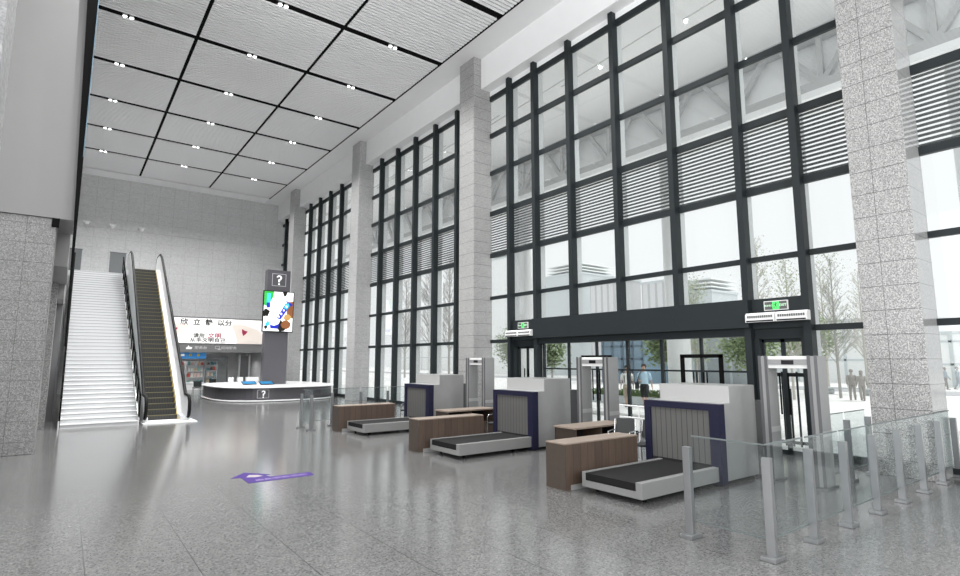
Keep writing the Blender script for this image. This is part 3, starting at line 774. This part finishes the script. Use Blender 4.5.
# ------------------------------------------------------------------ glass barriers
def barrier(loc, label, posts, panels):
    t = thing('glass_barrier', label, 'barrier', loc)
    for x, y, ax in posts:
        b = MB()
        w, d = .036, .05
        p = b.box(x - w, x + w, y - d, y + d, .045, 1.13).build('post', M['post'], t, bevel=.004)
        MB().box(x - .12, x + .12, y - .085, y + .085, 0, .05).build('base_plate', M['post'], p, bevel=.006)
    for (x0, y0), (x1, y1) in panels:
        f = MB()
        if abs(x1 - x0) > abs(y1 - y0): f.box(x0, x1, y0 - .006, y0 + .006, .2, 1.27)
        else: f.box(x0 - .006, x0 + .006, y0, y1, .2, 1.27)
        g = f.build('glass_panel', M['clear'], t)
        for z in (.2, 1.265):
            r = MB()
            if abs(x1 - x0) > abs(y1 - y0): r.box(x0, x1, y0 - .009, y0 + .009, z - .008, z + .008)
            else: r.box(x0 - .009, x0 + .009, y0, y1, z - .008, z + .008)
            r.build('edge_strip', M['edge'], g)
    return t
XP = [0, 1.08, 2.16, 3.24, 4.32, 5.4, 6.48]
barrier((6.62, 3.28, 0), 'long glass barrier on steel posts wrapping round the nearest lane',
        [(0, 1.03, 'y')] + [(x, 0, 'y') for x in XP] + [(7.5, 0, 'y')],
        [((.05, .04), (.05, .99))] + [((a + .04, .045), (c_ - .04, .045)) for a, c_ in zip(XP, XP[1:])] + [((6.52, .045), (7.46, .045))])
barrier((11.15, 4.38, 0), 'short glass barrier running from the nearest detector to the column',
        [(.85, 0, 'y'), (1.9, 0, 'y')], [((.18, .04), (.81, .04)), ((.89, .04), (1.86, .04))])
barrier((6.55, 17.85, 0), 'far glass barrier on steel posts beyond the walnut counters',
        [(0, 0, 'y')] + [(x, .95, 'y') for x in (0, 1.08, 2.16, 3.24, 4.32)],
        [((.05, .04), (.05, .9))] + [((a + .04, .99), (a + 1.04, .99)) for a in (0, 1.08, 2.16, 3.24)])
# white railing inside the big entrance
rl = thing('white_railing', 'low white tube railing inside the big glazed entrance', 'railing', (13.2, 9.2, 0))
for z in (.62, .95): MB().tube([(0, 0, z), (0, 1.75, z)], .022, 8).build('rail', M['desk_white'], rl)
for y in (.0, .87, 1.75): MB().tube([(0, y, 0), (0, y, .97)], .022, 8).build('post', M['desk_white'], rl)

# ------------------------------------------------------------------ exit signs and air curtains
def exit_sign(loc, label):
    t = thing('exit_sign', label, 'exit sign', loc, 0, 'green exit signs over the doors')
    MB().box(-.04, 0, -.29, .29, 0, .235).build('sign_frame', M['gate_white'], t, bevel=.004)
    f = MB().box(-.046, -.04, -.265, .265, .02, .215).build('sign_face', M['exit_dark'], t)
    MB().box(-.05, -.046, -.085, .075, .025, .21).build('green_field', M['exit_green'], t)
    r = MB()   # running figure in the doorway
    fn = lambda a, b_, d: (d, -a, b_)
    r.prism(blob(.005, .178, .016, .016, 8, 0), fn, -.053, -.05)
    for pts in ([(-.02, .155), (.02, .16), (.015, .10), (-.015, .10)], [(-.015, .105), (.005, .105), (-.03, .06), (-.06, .045), (-.06, .06), (-.035, .075)], [(.0, .105), (.018, .105), (.04, .07), (.03, .035), (.018, .038), (.025, .07)], [(-.02, .155), (-.05, .125), (-.055, .135), (-.025, .165)], [(.02, .158), (.05, .135), (.055, .145), (.025, .17)]):
        r.prism(pts, fn, -.053, -.05)
    r.build('running_figure', M['exit_dark'], t)
    text('lettering', 'EXIT', .085, M['exit_ink'], lambda x, y, d: (-.047 - d, -(.17 + x), .118 + y), t, .001)
    text('lettering', '安全出口', .048, M['exit_ink'], lambda x, y, d: (-.047 - d, -(-.175 + x), .118 + y), t, .001)
    return t
e0 = exit_sign((13.98, 6.43, 3.48), 'green exit sign over the side door nearest the stone column')
dup(e0, (13.98, 15.86, 3.46), 'small green exit sign over the far side door')
def curtain(loc, label):
    t = thing('air_curtain', label, 'air curtain', loc, 0, 'white air curtains over the doors')
    for y0 in (-.73, .01):
        b = MB().prism([(-.2, .0), (0, .0), (0, .235), (-.14, .235), (-.2, .17)], lambda a, b_, d: (a, d, b_), y0, y0 + .72).build('unit', M['gate_white'], t, bevel=.008)
        g = MB()
        for k in range(12):
            yy = y0 + .05 + k * .052
            g.prism([(-.204, .105), (-.204, .165), (-.199, .165), (-.199, .105)], lambda a, b_, d: (a, d, b_), yy, yy + .038)
        g.build('grille', M['steel_dark'], b)
        MB().box(-.203, -.12, y0 + .03, y0 + .69, .012, .045).build('outlet_slot', M['black'], b)
    return t
a0 = curtain((13.87, 6.35, 3.19), 'white double air curtain over the side door nearest the stone column')
dup(a0, (13.87, 15.88, 3.16), 'small white air curtain over the far side door')

# ------------------------------------------------------------------ floor arrow
ar = thing('floor_arrow', 'violet arrow sticker with pale lettering on the granite floor', 'sticker', (0, 0, 0))
poly = [(2.73, 11.62), (3.09, 12.05), (3.47, 11.58), (3.35, 11.57), (3.40, 11.35), (4.17, 11.34), (4.14, 10.98), (2.90, 10.98), (2.91, 11.57)]
MB().prism(poly, lambda a, b_, d: (a, b_, d), .0005, .004).build('arrow_shape', M['arrow'], ar)
text('lettering', '由此安检进站', .165, M['arrow_ink'], lambda x, y, d: (3.56 + x, 11.16 + y, .0042 + d * .1), ar)
MB().prism([(3.0, 11.55), (3.1, 11.74), (3.24, 11.66), (3.3, 11.5), (3.16, 11.46)], lambda a, b_, d: (a, b_, d), .004, .0055).build('pale_icon', M['icon'], ar)

# ------------------------------------------------------------------ outdoors
struct(MB().box(14.6, 120, -60, 160, -.32, -.02).build('ground_paving', M['paving']))
struct(MB().box(46, 52, -60, 160, -.02, .0).build('road', M['road']))
cp = thing('entrance_canopy', 'grey flat canopy with a steel truss edge outside the tall windows', 'canopy', (0, 0, 0))
MB().box(14.75, 25.2, -8, 60, 15.9, 16.2).build('roof_slab', M['canopy'], cp)
MB().box(24.4, 24.6, -8, 60, 13.0, 15.9).build('fascia_panel', M['canopy'], cp)
MB().box(23.7, 24.3, -8, 60, 13.0, 13.6).build('bottom_chord', M['truss'], cp)
MB().box(23.7, 24.3, -8, 60, 15.5, 15.9).build('top_chord', M['truss'], cp)
MB().box(23.2, 24.9, -8, 60, 12.72, 13.0).build('edge_gutter', M['canopy'], cp)
for k in range(16):
    y = -4.0 + k * 3.7
    for a, b_ in ((y, y + 1.5), (y + 3.0, y + 1.5)):
        MB().bar((24, a, 15.6), (24, b_, 13.5), .22, .22).build('truss_brace', M['truss'], cp)
    MB().bar((24, y + 1.5, 15.6), (24, y + 1.5, 13.5), .2, .2).build('truss_post', M['truss'], cp)
for k in range(9):
    y = 2 + k * 5.5
    MB().tube([(15.2, y + 1.8, 13.2), (18.5, y - 1.2, 15.9)], .025, 6).build('tie_rod', M['truss'], cp)
colm = None
for i, y in enumerate((4.2, 15.8, 26.8, 38)):
    lb = ['round white canopy column beyond the nearest stone column', 'round white canopy column behind the big window, its middle bays', 'round white canopy column seen through the narrow far bays of the big window', 'round white canopy column seen through the second window'][i]
    if colm is None:
        colm = thing('canopy_column', lb, 'column', (24, y, -.02), 0, 'round canopy columns')
        MB().tube([(0, 0, 0), (0, 0, 12.74)], .55, 24).build('shaft', M['pale_column'], colm, smooth=True)
        MB().tube([(0, 0, 0), (0, 0, .25)], .7, 24).build('base_ring', M['pale_column'], colm)
    else: dup(colm, (24, y, -.02), lb)

def building(name, label, x0, x1, y0, y1, h, mat, bars=None, bar_mat=None, step=2.2, crown=False):
    t = thing(name, label, 'building', ((x0 + x1) / 2, (y0 + y1) / 2, -.1))
    hx, hy = (x1 - x0) / 2, (y1 - y0) / 2
    MB().box(-hx, hx, -hy, hy, 0, h).build('wall', mat, t)
    MB().box(-hx - .1, hx + .1, -hy - .1, hy + .1, h, h + .3).build('roof', M['bld_pale'], t)
    if bars:
        b = MB(); k = 0
        y = -hy
        while y <= hy + .01:
            b.box(-hx - .08, -hx, y - .13, y + .13, 0, h); y += step
        z = step
        while z < h:
            b.box(-hx - .08, -hx, -hy, hy, z - .09, z + .09); z += step
        b.build('facade_bars', bar_mat or M['bld_line'], t)
    if crown:
        for k in range(3): MB().box(-hx, hx, -hy, hy * .6, h + .6 + k * .5, h + .75 + k * .5).build('roof_louver', M['bld_mist'], t)
    return t
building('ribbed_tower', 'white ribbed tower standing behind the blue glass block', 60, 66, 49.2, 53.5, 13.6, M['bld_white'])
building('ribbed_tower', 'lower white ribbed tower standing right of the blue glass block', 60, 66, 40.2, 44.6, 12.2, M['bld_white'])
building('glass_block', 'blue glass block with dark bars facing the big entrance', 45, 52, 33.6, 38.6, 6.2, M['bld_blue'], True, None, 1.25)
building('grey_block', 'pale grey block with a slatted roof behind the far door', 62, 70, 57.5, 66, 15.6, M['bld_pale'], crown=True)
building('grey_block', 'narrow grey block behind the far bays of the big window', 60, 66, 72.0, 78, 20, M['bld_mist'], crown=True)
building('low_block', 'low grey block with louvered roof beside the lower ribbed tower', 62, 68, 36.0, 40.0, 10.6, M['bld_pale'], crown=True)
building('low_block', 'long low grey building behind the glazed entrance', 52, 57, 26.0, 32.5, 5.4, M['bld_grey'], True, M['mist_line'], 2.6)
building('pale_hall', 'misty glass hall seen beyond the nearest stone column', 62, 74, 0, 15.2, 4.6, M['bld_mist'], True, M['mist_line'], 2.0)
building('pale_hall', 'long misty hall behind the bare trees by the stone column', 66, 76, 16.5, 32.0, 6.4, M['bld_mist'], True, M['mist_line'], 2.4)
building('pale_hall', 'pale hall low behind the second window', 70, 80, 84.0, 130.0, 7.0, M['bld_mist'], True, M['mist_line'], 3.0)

def branch(mb, p, d, L, r, depth, rnd, spread=.55):
    q = p + d * L
    mb.tube([p, (p + q) / 2 + Vector((rnd.uniform(-1, 1), rnd.uniform(-1, 1), 0)) * L * .03, q], [r, r * .8, r * .6], 5, cap=False)
    if depth == 0: return
    for k in range(rnd.choice((3, 4))):
        f = rnd.uniform(.35, 1)
        a = rnd.uniform(0, 2 * PI); s_ = rnd.uniform(.5, 1) * spread
        nd = (d + Vector((math.cos(a), math.sin(a), 0)) * s_ + Vector((0, 0, .12))).normalized()
        branch(mb, p + d * L * f, nd, L * rnd.uniform(.5, .68), r * .5, depth - 1, rnd, spread)
def leaves(mb, pts, n, size, rnd):
    for k in range(n):
        c = Vector(rnd.choice(pts)) + Vector((rnd.gauss(0, .3), rnd.gauss(0, .3), rnd.gauss(0, .3)))
        a = Vector((rnd.uniform(-1, 1), rnd.uniform(-1, 1), rnd.uniform(-1, 1))).normalized(); b_ = a.orthogonal().normalized()
        w = size * rnd.uniform(.6, 1.3)
        mb.add([c - a * w, c + b_ * w * .6, c + a * w, c - b_ * w * .6], [(0, 1, 2, 3)])
def bare_tree(loc, h, seed, label, leaf=0, mat='leaf_pale', bark='bark'):
    rnd = random.Random(seed)
    t = thing('bare_tree' if leaf < 300 else 'slender_tree', label, 'tree', loc)
    mb = MB()
    mb.tube([(0, 0, 0), (rnd.uniform(-.05, .05), rnd.uniform(-.05, .05), h * .4), (rnd.uniform(-.1, .1), 0, h * .95)], [h * .010, h * .007, h * .002], 7)
    n = int(h * 7)
    tips = []
    for k in range(n):
        z = h * (.22 + .73 * k / n); a = rnd.uniform(0, 2 * PI)
        L = h * .125 * (1.15 - (k / n) * .8)
        d = Vector((math.cos(a) * .75, math.sin(a) * .75, 1.0)).normalized()
        branch(mb, Vector((0, 0, z)), d, L, h * .0022 * (1.15 - k / n * .6), 2, rnd)
        for q in (.5, .8, 1.15, 1.4): tips.append(Vector((0, 0, z)) + d * L * q)
    mb.build('trunk', M[bark], t)
    if leaf:
        lm = MB(); leaves(lm, tips, leaf, .07, rnd); lm.build('foliage', M[mat], t)
    return t
bare_tree((37.7, 13.95, 0), 9.0, 1, 'bare pale tree with a grey trunk just left of the nearest stone column', 420, bark='bark_dark')
bare_tree((48, 15.9, 0), 9.5, 2, 'thin bare tree seen close against the left edge of the nearest stone column', 300)
bare_tree((44, 17.0, 0), 9.6, 3, 'bare tree rising between the side door mullion and the trunk by the column', 320)
bare_tree((36, 17.7, 0), 10.4, 4, 'tallest bare tree, seen above the side door exit sign', 900)
bare_tree((34, 15.0, 0), 8.4, 5, 'bare tree right of the exit sign tree behind the side door', 900)
bare_tree((30, 18.6, 0), 7.2, 9, 'birch like pale tree behind the right leaf of the main entrance', 1600, 'leaf_pale')
bare_tree((33, 21.6, 0), 7.4, 6, 'slender birch left of the black portal frame', 1500, 'leaf_pale')
bare_tree((40, 25.5, 0), 7.5, 7, 'slender greenish tree behind the black portal frame', 1200, 'leaf_pale')
bare_tree((36, 64.5, 0), 13.5, 11, 'tall bare tree behind the second window, left one', 0, bark='bark_dark')
bare_tree((34, 55.0, 0), 15.0, 12, 'tall bare tree behind the second window, centre one', 0, bark='bark_dark')
bare_tree((32, 48.0, 0), 14.0, 13, 'tall bare tree behind the second window nearest the second stone column', 0, bark='bark_dark')
def round_tree(loc, h, r, seed, label):
    rnd = random.Random(seed)
    t = thing('leafy_tree', label, 'tree', loc)
    tr = MB(); tr.tube([(0, 0, 0), (0, 0, h * .55)], [.09, .06], 7)
    for k in range(6):
        a = k * PI / 3; tr.tube([(0, 0, h * .4), (math.cos(a) * r * .5, math.sin(a) * r * .5, h * .7)], [.045, .02], 5)
    tr.build('trunk', M['bark_dark'], t)
    pts = []
    for k in range(260):
        v = Vector((rnd.gauss(0, 1), rnd.gauss(0, 1), rnd.gauss(0, 1))).normalized() * rnd.uniform(.5, 1)
        pts.append((v.x * r, v.y * r, h * .72 + v.z * h * .27))
    lm = MB(); leaves(lm, pts, 2600, .11, rnd); lm.build('foliage', M['leaf'], t)
round_tree((27, 27.7, 0), 4.2, .75, 21, 'round leafy green tree left of the middle metal detector')
round_tree((30, 21.0, 0), 4.7, .85, 22, 'round leafy green tree above the person in the blue shirt')
round_tree((27, 31.8, 0), 4.6, 1.2, 23, 'round leafy green tree behind the far side door')
round_tree((27, 13.9, 0), 4.2, 1.25, 24, 'round leafy green tree behind the right edge of the main entrance')
round_tree((40, 16.9, 0), 5.4, 2.2, 25, 'broad leafy green tree behind the side door')

pl = thing('hedge_planter', 'low white planter with a clipped green hedge outside the entrance', 'planter', (22.3, 16.4, .14))
MB().box(-.35, .35, -3.4, 3.4, 0, .40).build('box', M['bld_pale'], pl, bevel=.02)
rnd = random.Random(5); hm = MB()
hm.box(-.25, .25, -3.3, 3.3, .38, .55)
for k in range(2600):
    c = Vector((rnd.uniform(-.3, .3), rnd.uniform(-3.35, 3.35), rnd.uniform(.40, .70)))
    a = Vector((rnd.uniform(-1, 1), rnd.uniform(-1, 1), rnd.uniform(-1, 1))).normalized(); b_ = a.orthogonal()
    hm.add([c - a * .06, c + b_ * .035, c + a * .06, c - b_ * .035], [(0, 1, 2, 3)])
hm.build('hedge', M['hedge'], pl)
# black bar gate outside the side door
gt = thing('bar_gate', 'black vertical bar gate outside the side door', 'gate', (15.6, 7.0, 0))
for k in range(7):
    MB().box(-.025, .025, -.6 + k * .19 - .018, -.6 + k * .19 + .018, 0, 1.95 if k not in (1, 3) else 1.5).build('bar', M['frame'], gt)
MB().box(-.03, .03, -.65, .6, 1.82, 1.92).box(-.03, .03, -.65, .6, .06, .14).build('cross_rail', M['frame'], gt)
bn = None
for i, (x, y, lb) in enumerate(((42, 15.0, 'pale stone bench outside just behind the walking couple'), (31, 15.8, 'pale stone bench outside the side door'))):
    if bn is None:
        bn = thing('stone_bench', lb, 'bench', (x, y, 0), 0, 'pale stone benches outside')
        MB().box(-.3, .3, -1.4, 1.4, .36, .46).build('seat', M['bld_pale'], bn, bevel=.02)
        for q in (-1.1, 1.1): MB().box(-.22, .22, q - .12, q + .12, 0, .36).build('leg', M['bld_grey'], bn)
    else: dup(bn, (x, y, 0), lb)

# ------------------------------------------------------------------ people
def person(loc, rz, sc, label, shirt, bottom, hairm, skinm, shoe, stride=.16, bag=None, longhair=False, short=False, arms='walk'):
    t = thing('person', label, 'person', loc, rz); t.scale = (sc, sc, sc)
    V, E, Rr = [], [], []
    def v(p, r, par=None):
        V.append(p); Rr.append(r)
        if par is not None: E.append((par, len(V) - 1))
        return len(V) - 1
    pel = v((0, 0, .95), .105); sp = v((0, .01, 1.14), .10, pel); ch = v((0, 0, 1.34), .115, sp)
    nk = v((0, .005, 1.47), .055, ch); jw = v((0, -.02, 1.56), .07, nk); hd = v((0, -.005, 1.65), .088, jw); v((0, .005, 1.73), .06, hd)
    v((0, -.115, 1.625), .014, hd)
    J = {}
    for s_, nm in ((-1, 'l'), (1, 'r')):
        st_ = stride * s_
        hp = v((.09 * s_, 0, .90), .085, pel)
        kn = (.095 * s_, -.5 * st_ - .03, .50); an = (.095 * s_, -st_ + (.10 if st_ < 0 else 0) * 1, .09 if st_ > 0 else .13)
        k = v(kn, .056, hp); c = v((kn[0], (kn[1] + an[1]) / 2 + .02, .33), .052, k); a_ = v(an, .036, c); ft = v((an[0], an[1] - .13, .03 if st_ > 0 else .06), .03, a_)
        sh = v((.175 * s_, .005, 1.39), .052, ch)
        if arms == 'walk': el = (.235 * s_, .06 + st_ * .5, 1.12); wr = (.235 * s_, -.03 + st_ * 1.1, .90)
        elif arms == 'bag' and s_ < 0: el = (-.245, .05, 1.13); wr = (-.10, -.19, 1.10)
        else: el = (.235 * s_, .06 + st_ * .6, 1.12); wr = (.25 * s_, -.02 + st_ * 1.2, .90)
        e = v(el, .038, sh); w = v(wr, .026, e)
        dd = (Vector(wr) - Vector(el)).normalized(); ss = Vector((0, 1, 0)) if abs(dd.y) < .8 else Vector((0, 0, 1))
        ss = (ss - dd * ss.dot(dd)).normalized()
        pm = v(tuple(Vector(wr) + dd * .06), .028, w)
        for q, ln in ((-1.5, .05), (-.5, .07), (.5, .075), (1.5, .065)):
            f0 = v(tuple(Vector(wr) + dd * .095 + ss * q * .018), .009, pm)
            v(tuple(Vector(wr) + dd * (.095 + ln) + ss * q * .019 + Vector((0, 0, 0))), .0075, f0)
        v(tuple(Vector(wr) + dd * .07 - ss * .055), .010, w)
        J[nm] = dict(hp=(.09 * s_, 0, .92), kn=kn, an=an, sh=(.17 * s_, .005, 1.40), el=el, wr=wr)
    me = bpy.data.meshes.new('body'); me.from_pydata(V, E, [])
    o = bpy.data.objects.new('body', me); COL.objects.link(o); o.parent = t
    sk = o.modifiers.new('skin', 'SKIN'); sk.use_smooth_shade = True
    for i, d in enumerate(me.skin_vertices[0].data): d.radius = (Rr[i], Rr[i]); d.use_root = (i == 0)
    o.modifiers.new('sub', 'SUBSURF').levels = 1; me.materials.append(skinm)
    def ell(cx, cy, z, rx, ry, n=14): return [(cx + rx * math.cos(2 * PI * k / n), cy + ry * math.sin(2 * PI * k / n), z) for k in range(n)]
    sm = MB().rings([ell(0, 0, .90, .165, .125), ell(0, .005, 1.05, .155, .118), ell(0, .005, 1.2, .168, .125), ell(0, 0, 1.33, .185, .132), ell(0, 0, 1.42, .165, .105), ell(0, .005, 1.475, .075, .07)])
    for s_, nm in ((-1, 'l'), (1, 'r')):
        j = J[nm]; m_ = Vector(j['sh']).lerp(Vector(j['el']), .85 if short else .98)
        pts = [Vector(j['sh']) + Vector((-.03 * s_, 0, 0)), Vector(j['sh']) + Vector((.02 * s_, 0, -.02)), m_]
        if not short: pts += [Vector(j['el']).lerp(Vector(j['wr']), .9)]
        sm.tube(pts, [.07, .072, .058] + ([.045] if not short else []), 10)
    sm.build('shirt', shirt, t, smooth=True)
    bt_ = MB().rings([ell(0, 0, .985, .155, .12), ell(0, 0, .93, .17, .13), ell(0, 0, .84, .172, .132)])
    for nm in 'lr':
        j = J[nm]; kn, an = Vector(j['kn']), Vector(j['an'])
        end = kn.lerp(an, .12) if short else kn.lerp(an, .92)
        bt_.tube([Vector(j['hp']) + Vector((0, 0, -.02)), Vector(j['hp']).lerp(kn, .5), kn, end] if not short else [Vector(j['hp']) + Vector((0, 0, -.02)), Vector(j['hp']).lerp(kn, .5), end], [.1, .088, .072, .062][:4 if not short else 3], 10)
    bt_.build('trousers', bottom, t, smooth=True)
    for nm in 'lr':
        a_ = Vector(J[nm]['an'])
        MB().rings([[(a_.x + x, a_.y + y, a_.z - .09 + z) for x, y in ((-.045, .06), (.045, .06), (.05, -.08), (.03, -.19), (-.03, -.19), (-.05, -.08))] for z in (0.0, .05)]).tube([a_ + Vector((0, .0, -.05)), a_ + Vector((0, .01, .03))], .05, 8).build('shoe', shoe, t)
    hr = MB()
    hr.rings([[(math.cos(2 * PI * k / 14) * .103 * q, .022 + math.sin(2 * PI * k / 14) * .112 * q, z) for k in range(14)] for q, z in ((.72 if not longhair else .8, 1.60 if not longhair else 1.5), (.97, 1.66), (1.02, 1.71), (.85, 1.76), (.35, 1.79))])
    for vi, p in enumerate(hr.v):
        if p[1] < -.055 and p[2] < 1.68: hr.v[vi] = (p[0], -.02, p[2])
    hr.build('hair', hairm, t, smooth=True)
    for s_ in (-1, 1):
        MB().tube([(.032 * s_, -.092, 1.66), (.032 * s_, -.082, 1.66)], .011, 8).build('eye', M['hair_black'], t)
        MB().box(.088 * s_ - .008, .088 * s_ + .008, -.0, .035, 1.615, 1.68).build('ear', skinm, t, bevel=.005)
    MB().box(-.025, .025, -.094, -.085, 1.578, 1.588).build('mouth', M['red_ink'] if skinm == M['skin'] else skinm, t)
    return t
ps = person((20.6, 15.36, .14), -1.15, 1.10, 'person in a pale blue short sleeved shirt and dark shorts walking with a black bag', M['tee_blue'], M['cloth_black'], M['hair'], M['skin'], M['cloth_black'], .2, short=True, arms='bag')
b = thing('shoulder_bag', 'black shoulder bag carried by the person in the blue shirt', 'bag', (20.6, 15.36, .14), -1.15)
b.scale = (1.1, 1.1, 1.1)
MB().box(-.33, -.22, -.22, .12, .78, 1.06).build('body', M['cloth_black'], b, bevel=.03)
MB().tube([(-.27, -.1, 1.05), (-.19, -.13, 1.28), (-.12, -.11, 1.45), (-.12, .1, 1.45), (-.2, .13, 1.25), (-.27, .05, 1.05)], .014, 6).build('strap', M['cloth_black'], b)
person((20.2, 15.98, .14), -1.0, 1.06, 'person in a white shirt and khaki trousers half hidden by a door post', M['tee_white'], M['cloth_khaki'], M['hair_black'], M['skin'], M['cloth_black'], .17, short=True)
b = thing('backpack', 'navy backpack worn by the person in the white shirt', 'bag', (20.2, 15.98, .14), -1.0)
MB().box(-.16, .16, .13, .28, 1.05, 1.5).build('body', M['navy'], b, bevel=.05)
for q in (-.11, .11): MB().tube([(q, .16, 1.48), (q, .0, 1.56), (q, -.145, 1.4), (q, -.12, 1.15), (q, .15, 1.1)], .015, 6).build('strap', M['cloth_black'], b)
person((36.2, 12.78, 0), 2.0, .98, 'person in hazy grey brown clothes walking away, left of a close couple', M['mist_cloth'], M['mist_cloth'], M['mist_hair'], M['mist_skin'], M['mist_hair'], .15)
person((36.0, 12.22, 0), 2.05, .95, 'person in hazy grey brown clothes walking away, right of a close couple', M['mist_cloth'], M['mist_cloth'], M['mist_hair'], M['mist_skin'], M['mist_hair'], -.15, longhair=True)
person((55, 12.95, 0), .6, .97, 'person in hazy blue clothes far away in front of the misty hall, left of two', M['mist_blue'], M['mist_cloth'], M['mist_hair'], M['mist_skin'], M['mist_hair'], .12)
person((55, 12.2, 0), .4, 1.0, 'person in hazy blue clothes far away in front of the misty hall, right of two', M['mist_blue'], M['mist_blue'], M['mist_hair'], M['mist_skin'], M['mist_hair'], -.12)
# raised kerb the near walkers stand on
struct(MB().box(18.2, 24, 10.5, 24, -.02, .14).build('pavement_step', M['paving']))

# ------------------------------------------------------------------ light
w = bpy.data.worlds.new('sky'); S.world = w; w.use_nodes = True
bg = w.node_tree.nodes['Background']; bg.inputs['Color'].default_value = (.968, .978, .988, 1); bg.inputs['Strength'].default_value = 1.06
def lamp(kind, name, loc, energy, rot=(0, 0, 0), **k):
    l = bpy.data.lights.new(name, kind); l.energy = energy
    for a, b_ in k.items(): setattr(l, a, b_)
    o = bpy.data.objects.new(name, l); COL.objects.link(o); o.location = loc; o.rotation_euler = rot; return o
for y in YS[2:]:
    for x in (.95, 5.5, 10.06):
        lamp('SPOT', 'downlight', (x, y, Zc - .1), 1500, spot_size=2.3, spot_blend=.8, shadow_soft_size=.06)
lamp('AREA', 'rear_fill', (2, -6, 6), 2600, (math.radians(122), 0, 0), shape='RECTANGLE', size=18, size_y=11, color=(.97, .985, 1))  # added fill lamp behind the camera, tilted up to brighten the ceiling
lamp('AREA', 'side_fill', (-12, 4, 6.5), 2400, (math.radians(118), 0, math.radians(-90)), shape='RECTANGLE', size=16, size_y=11, color=(.97, .985, 1))  # added fill lamp out of view on the left, tilted up
for x in (7.2, 9.2, 11.6):
    lamp('SPOT', 'shop_fill', (x, 48.6, 2.85), 130, spot_size=2.6, spot_blend=.8, shadow_soft_size=.1)  # added fill to brighten the recess; no fixture is modelled here
sun = lamp('SUN', 'sun', (0, 0, 30), 2.6, (math.radians(38), 0, math.radians(60)), angle=.6)

# ------------------------------------------------------------------ camera
cam = bpy.data.cameras.new('camera'); co = bpy.data.objects.new('camera', cam); COL.objects.link(co)
cam.sensor_width = 36; cam.lens = 36 * 550 / 960; cam.clip_end = 500
co.location = (0, 0, 2.25)
co.rotation_euler = (math.radians(90 + 7.5), 0, math.radians(-36.87))
S.camera = co
S.view_settings.view_transform = 'Standard'
S.view_settings.look = 'None'
S.view_settings.exposure = 0; S.view_settings.gamma = 1
try:
    S.cycles.use_denoising = True
    S.cycles.max_bounces = 10; S.cycles.transparent_max_bounces = 24; S.cycles.diffuse_bounces = 5; S.cycles.glossy_bounces = 4
    S.cycles.sample_clamp_indirect = 6; S.cycles.caustics_reflective = False
except Exception: pass
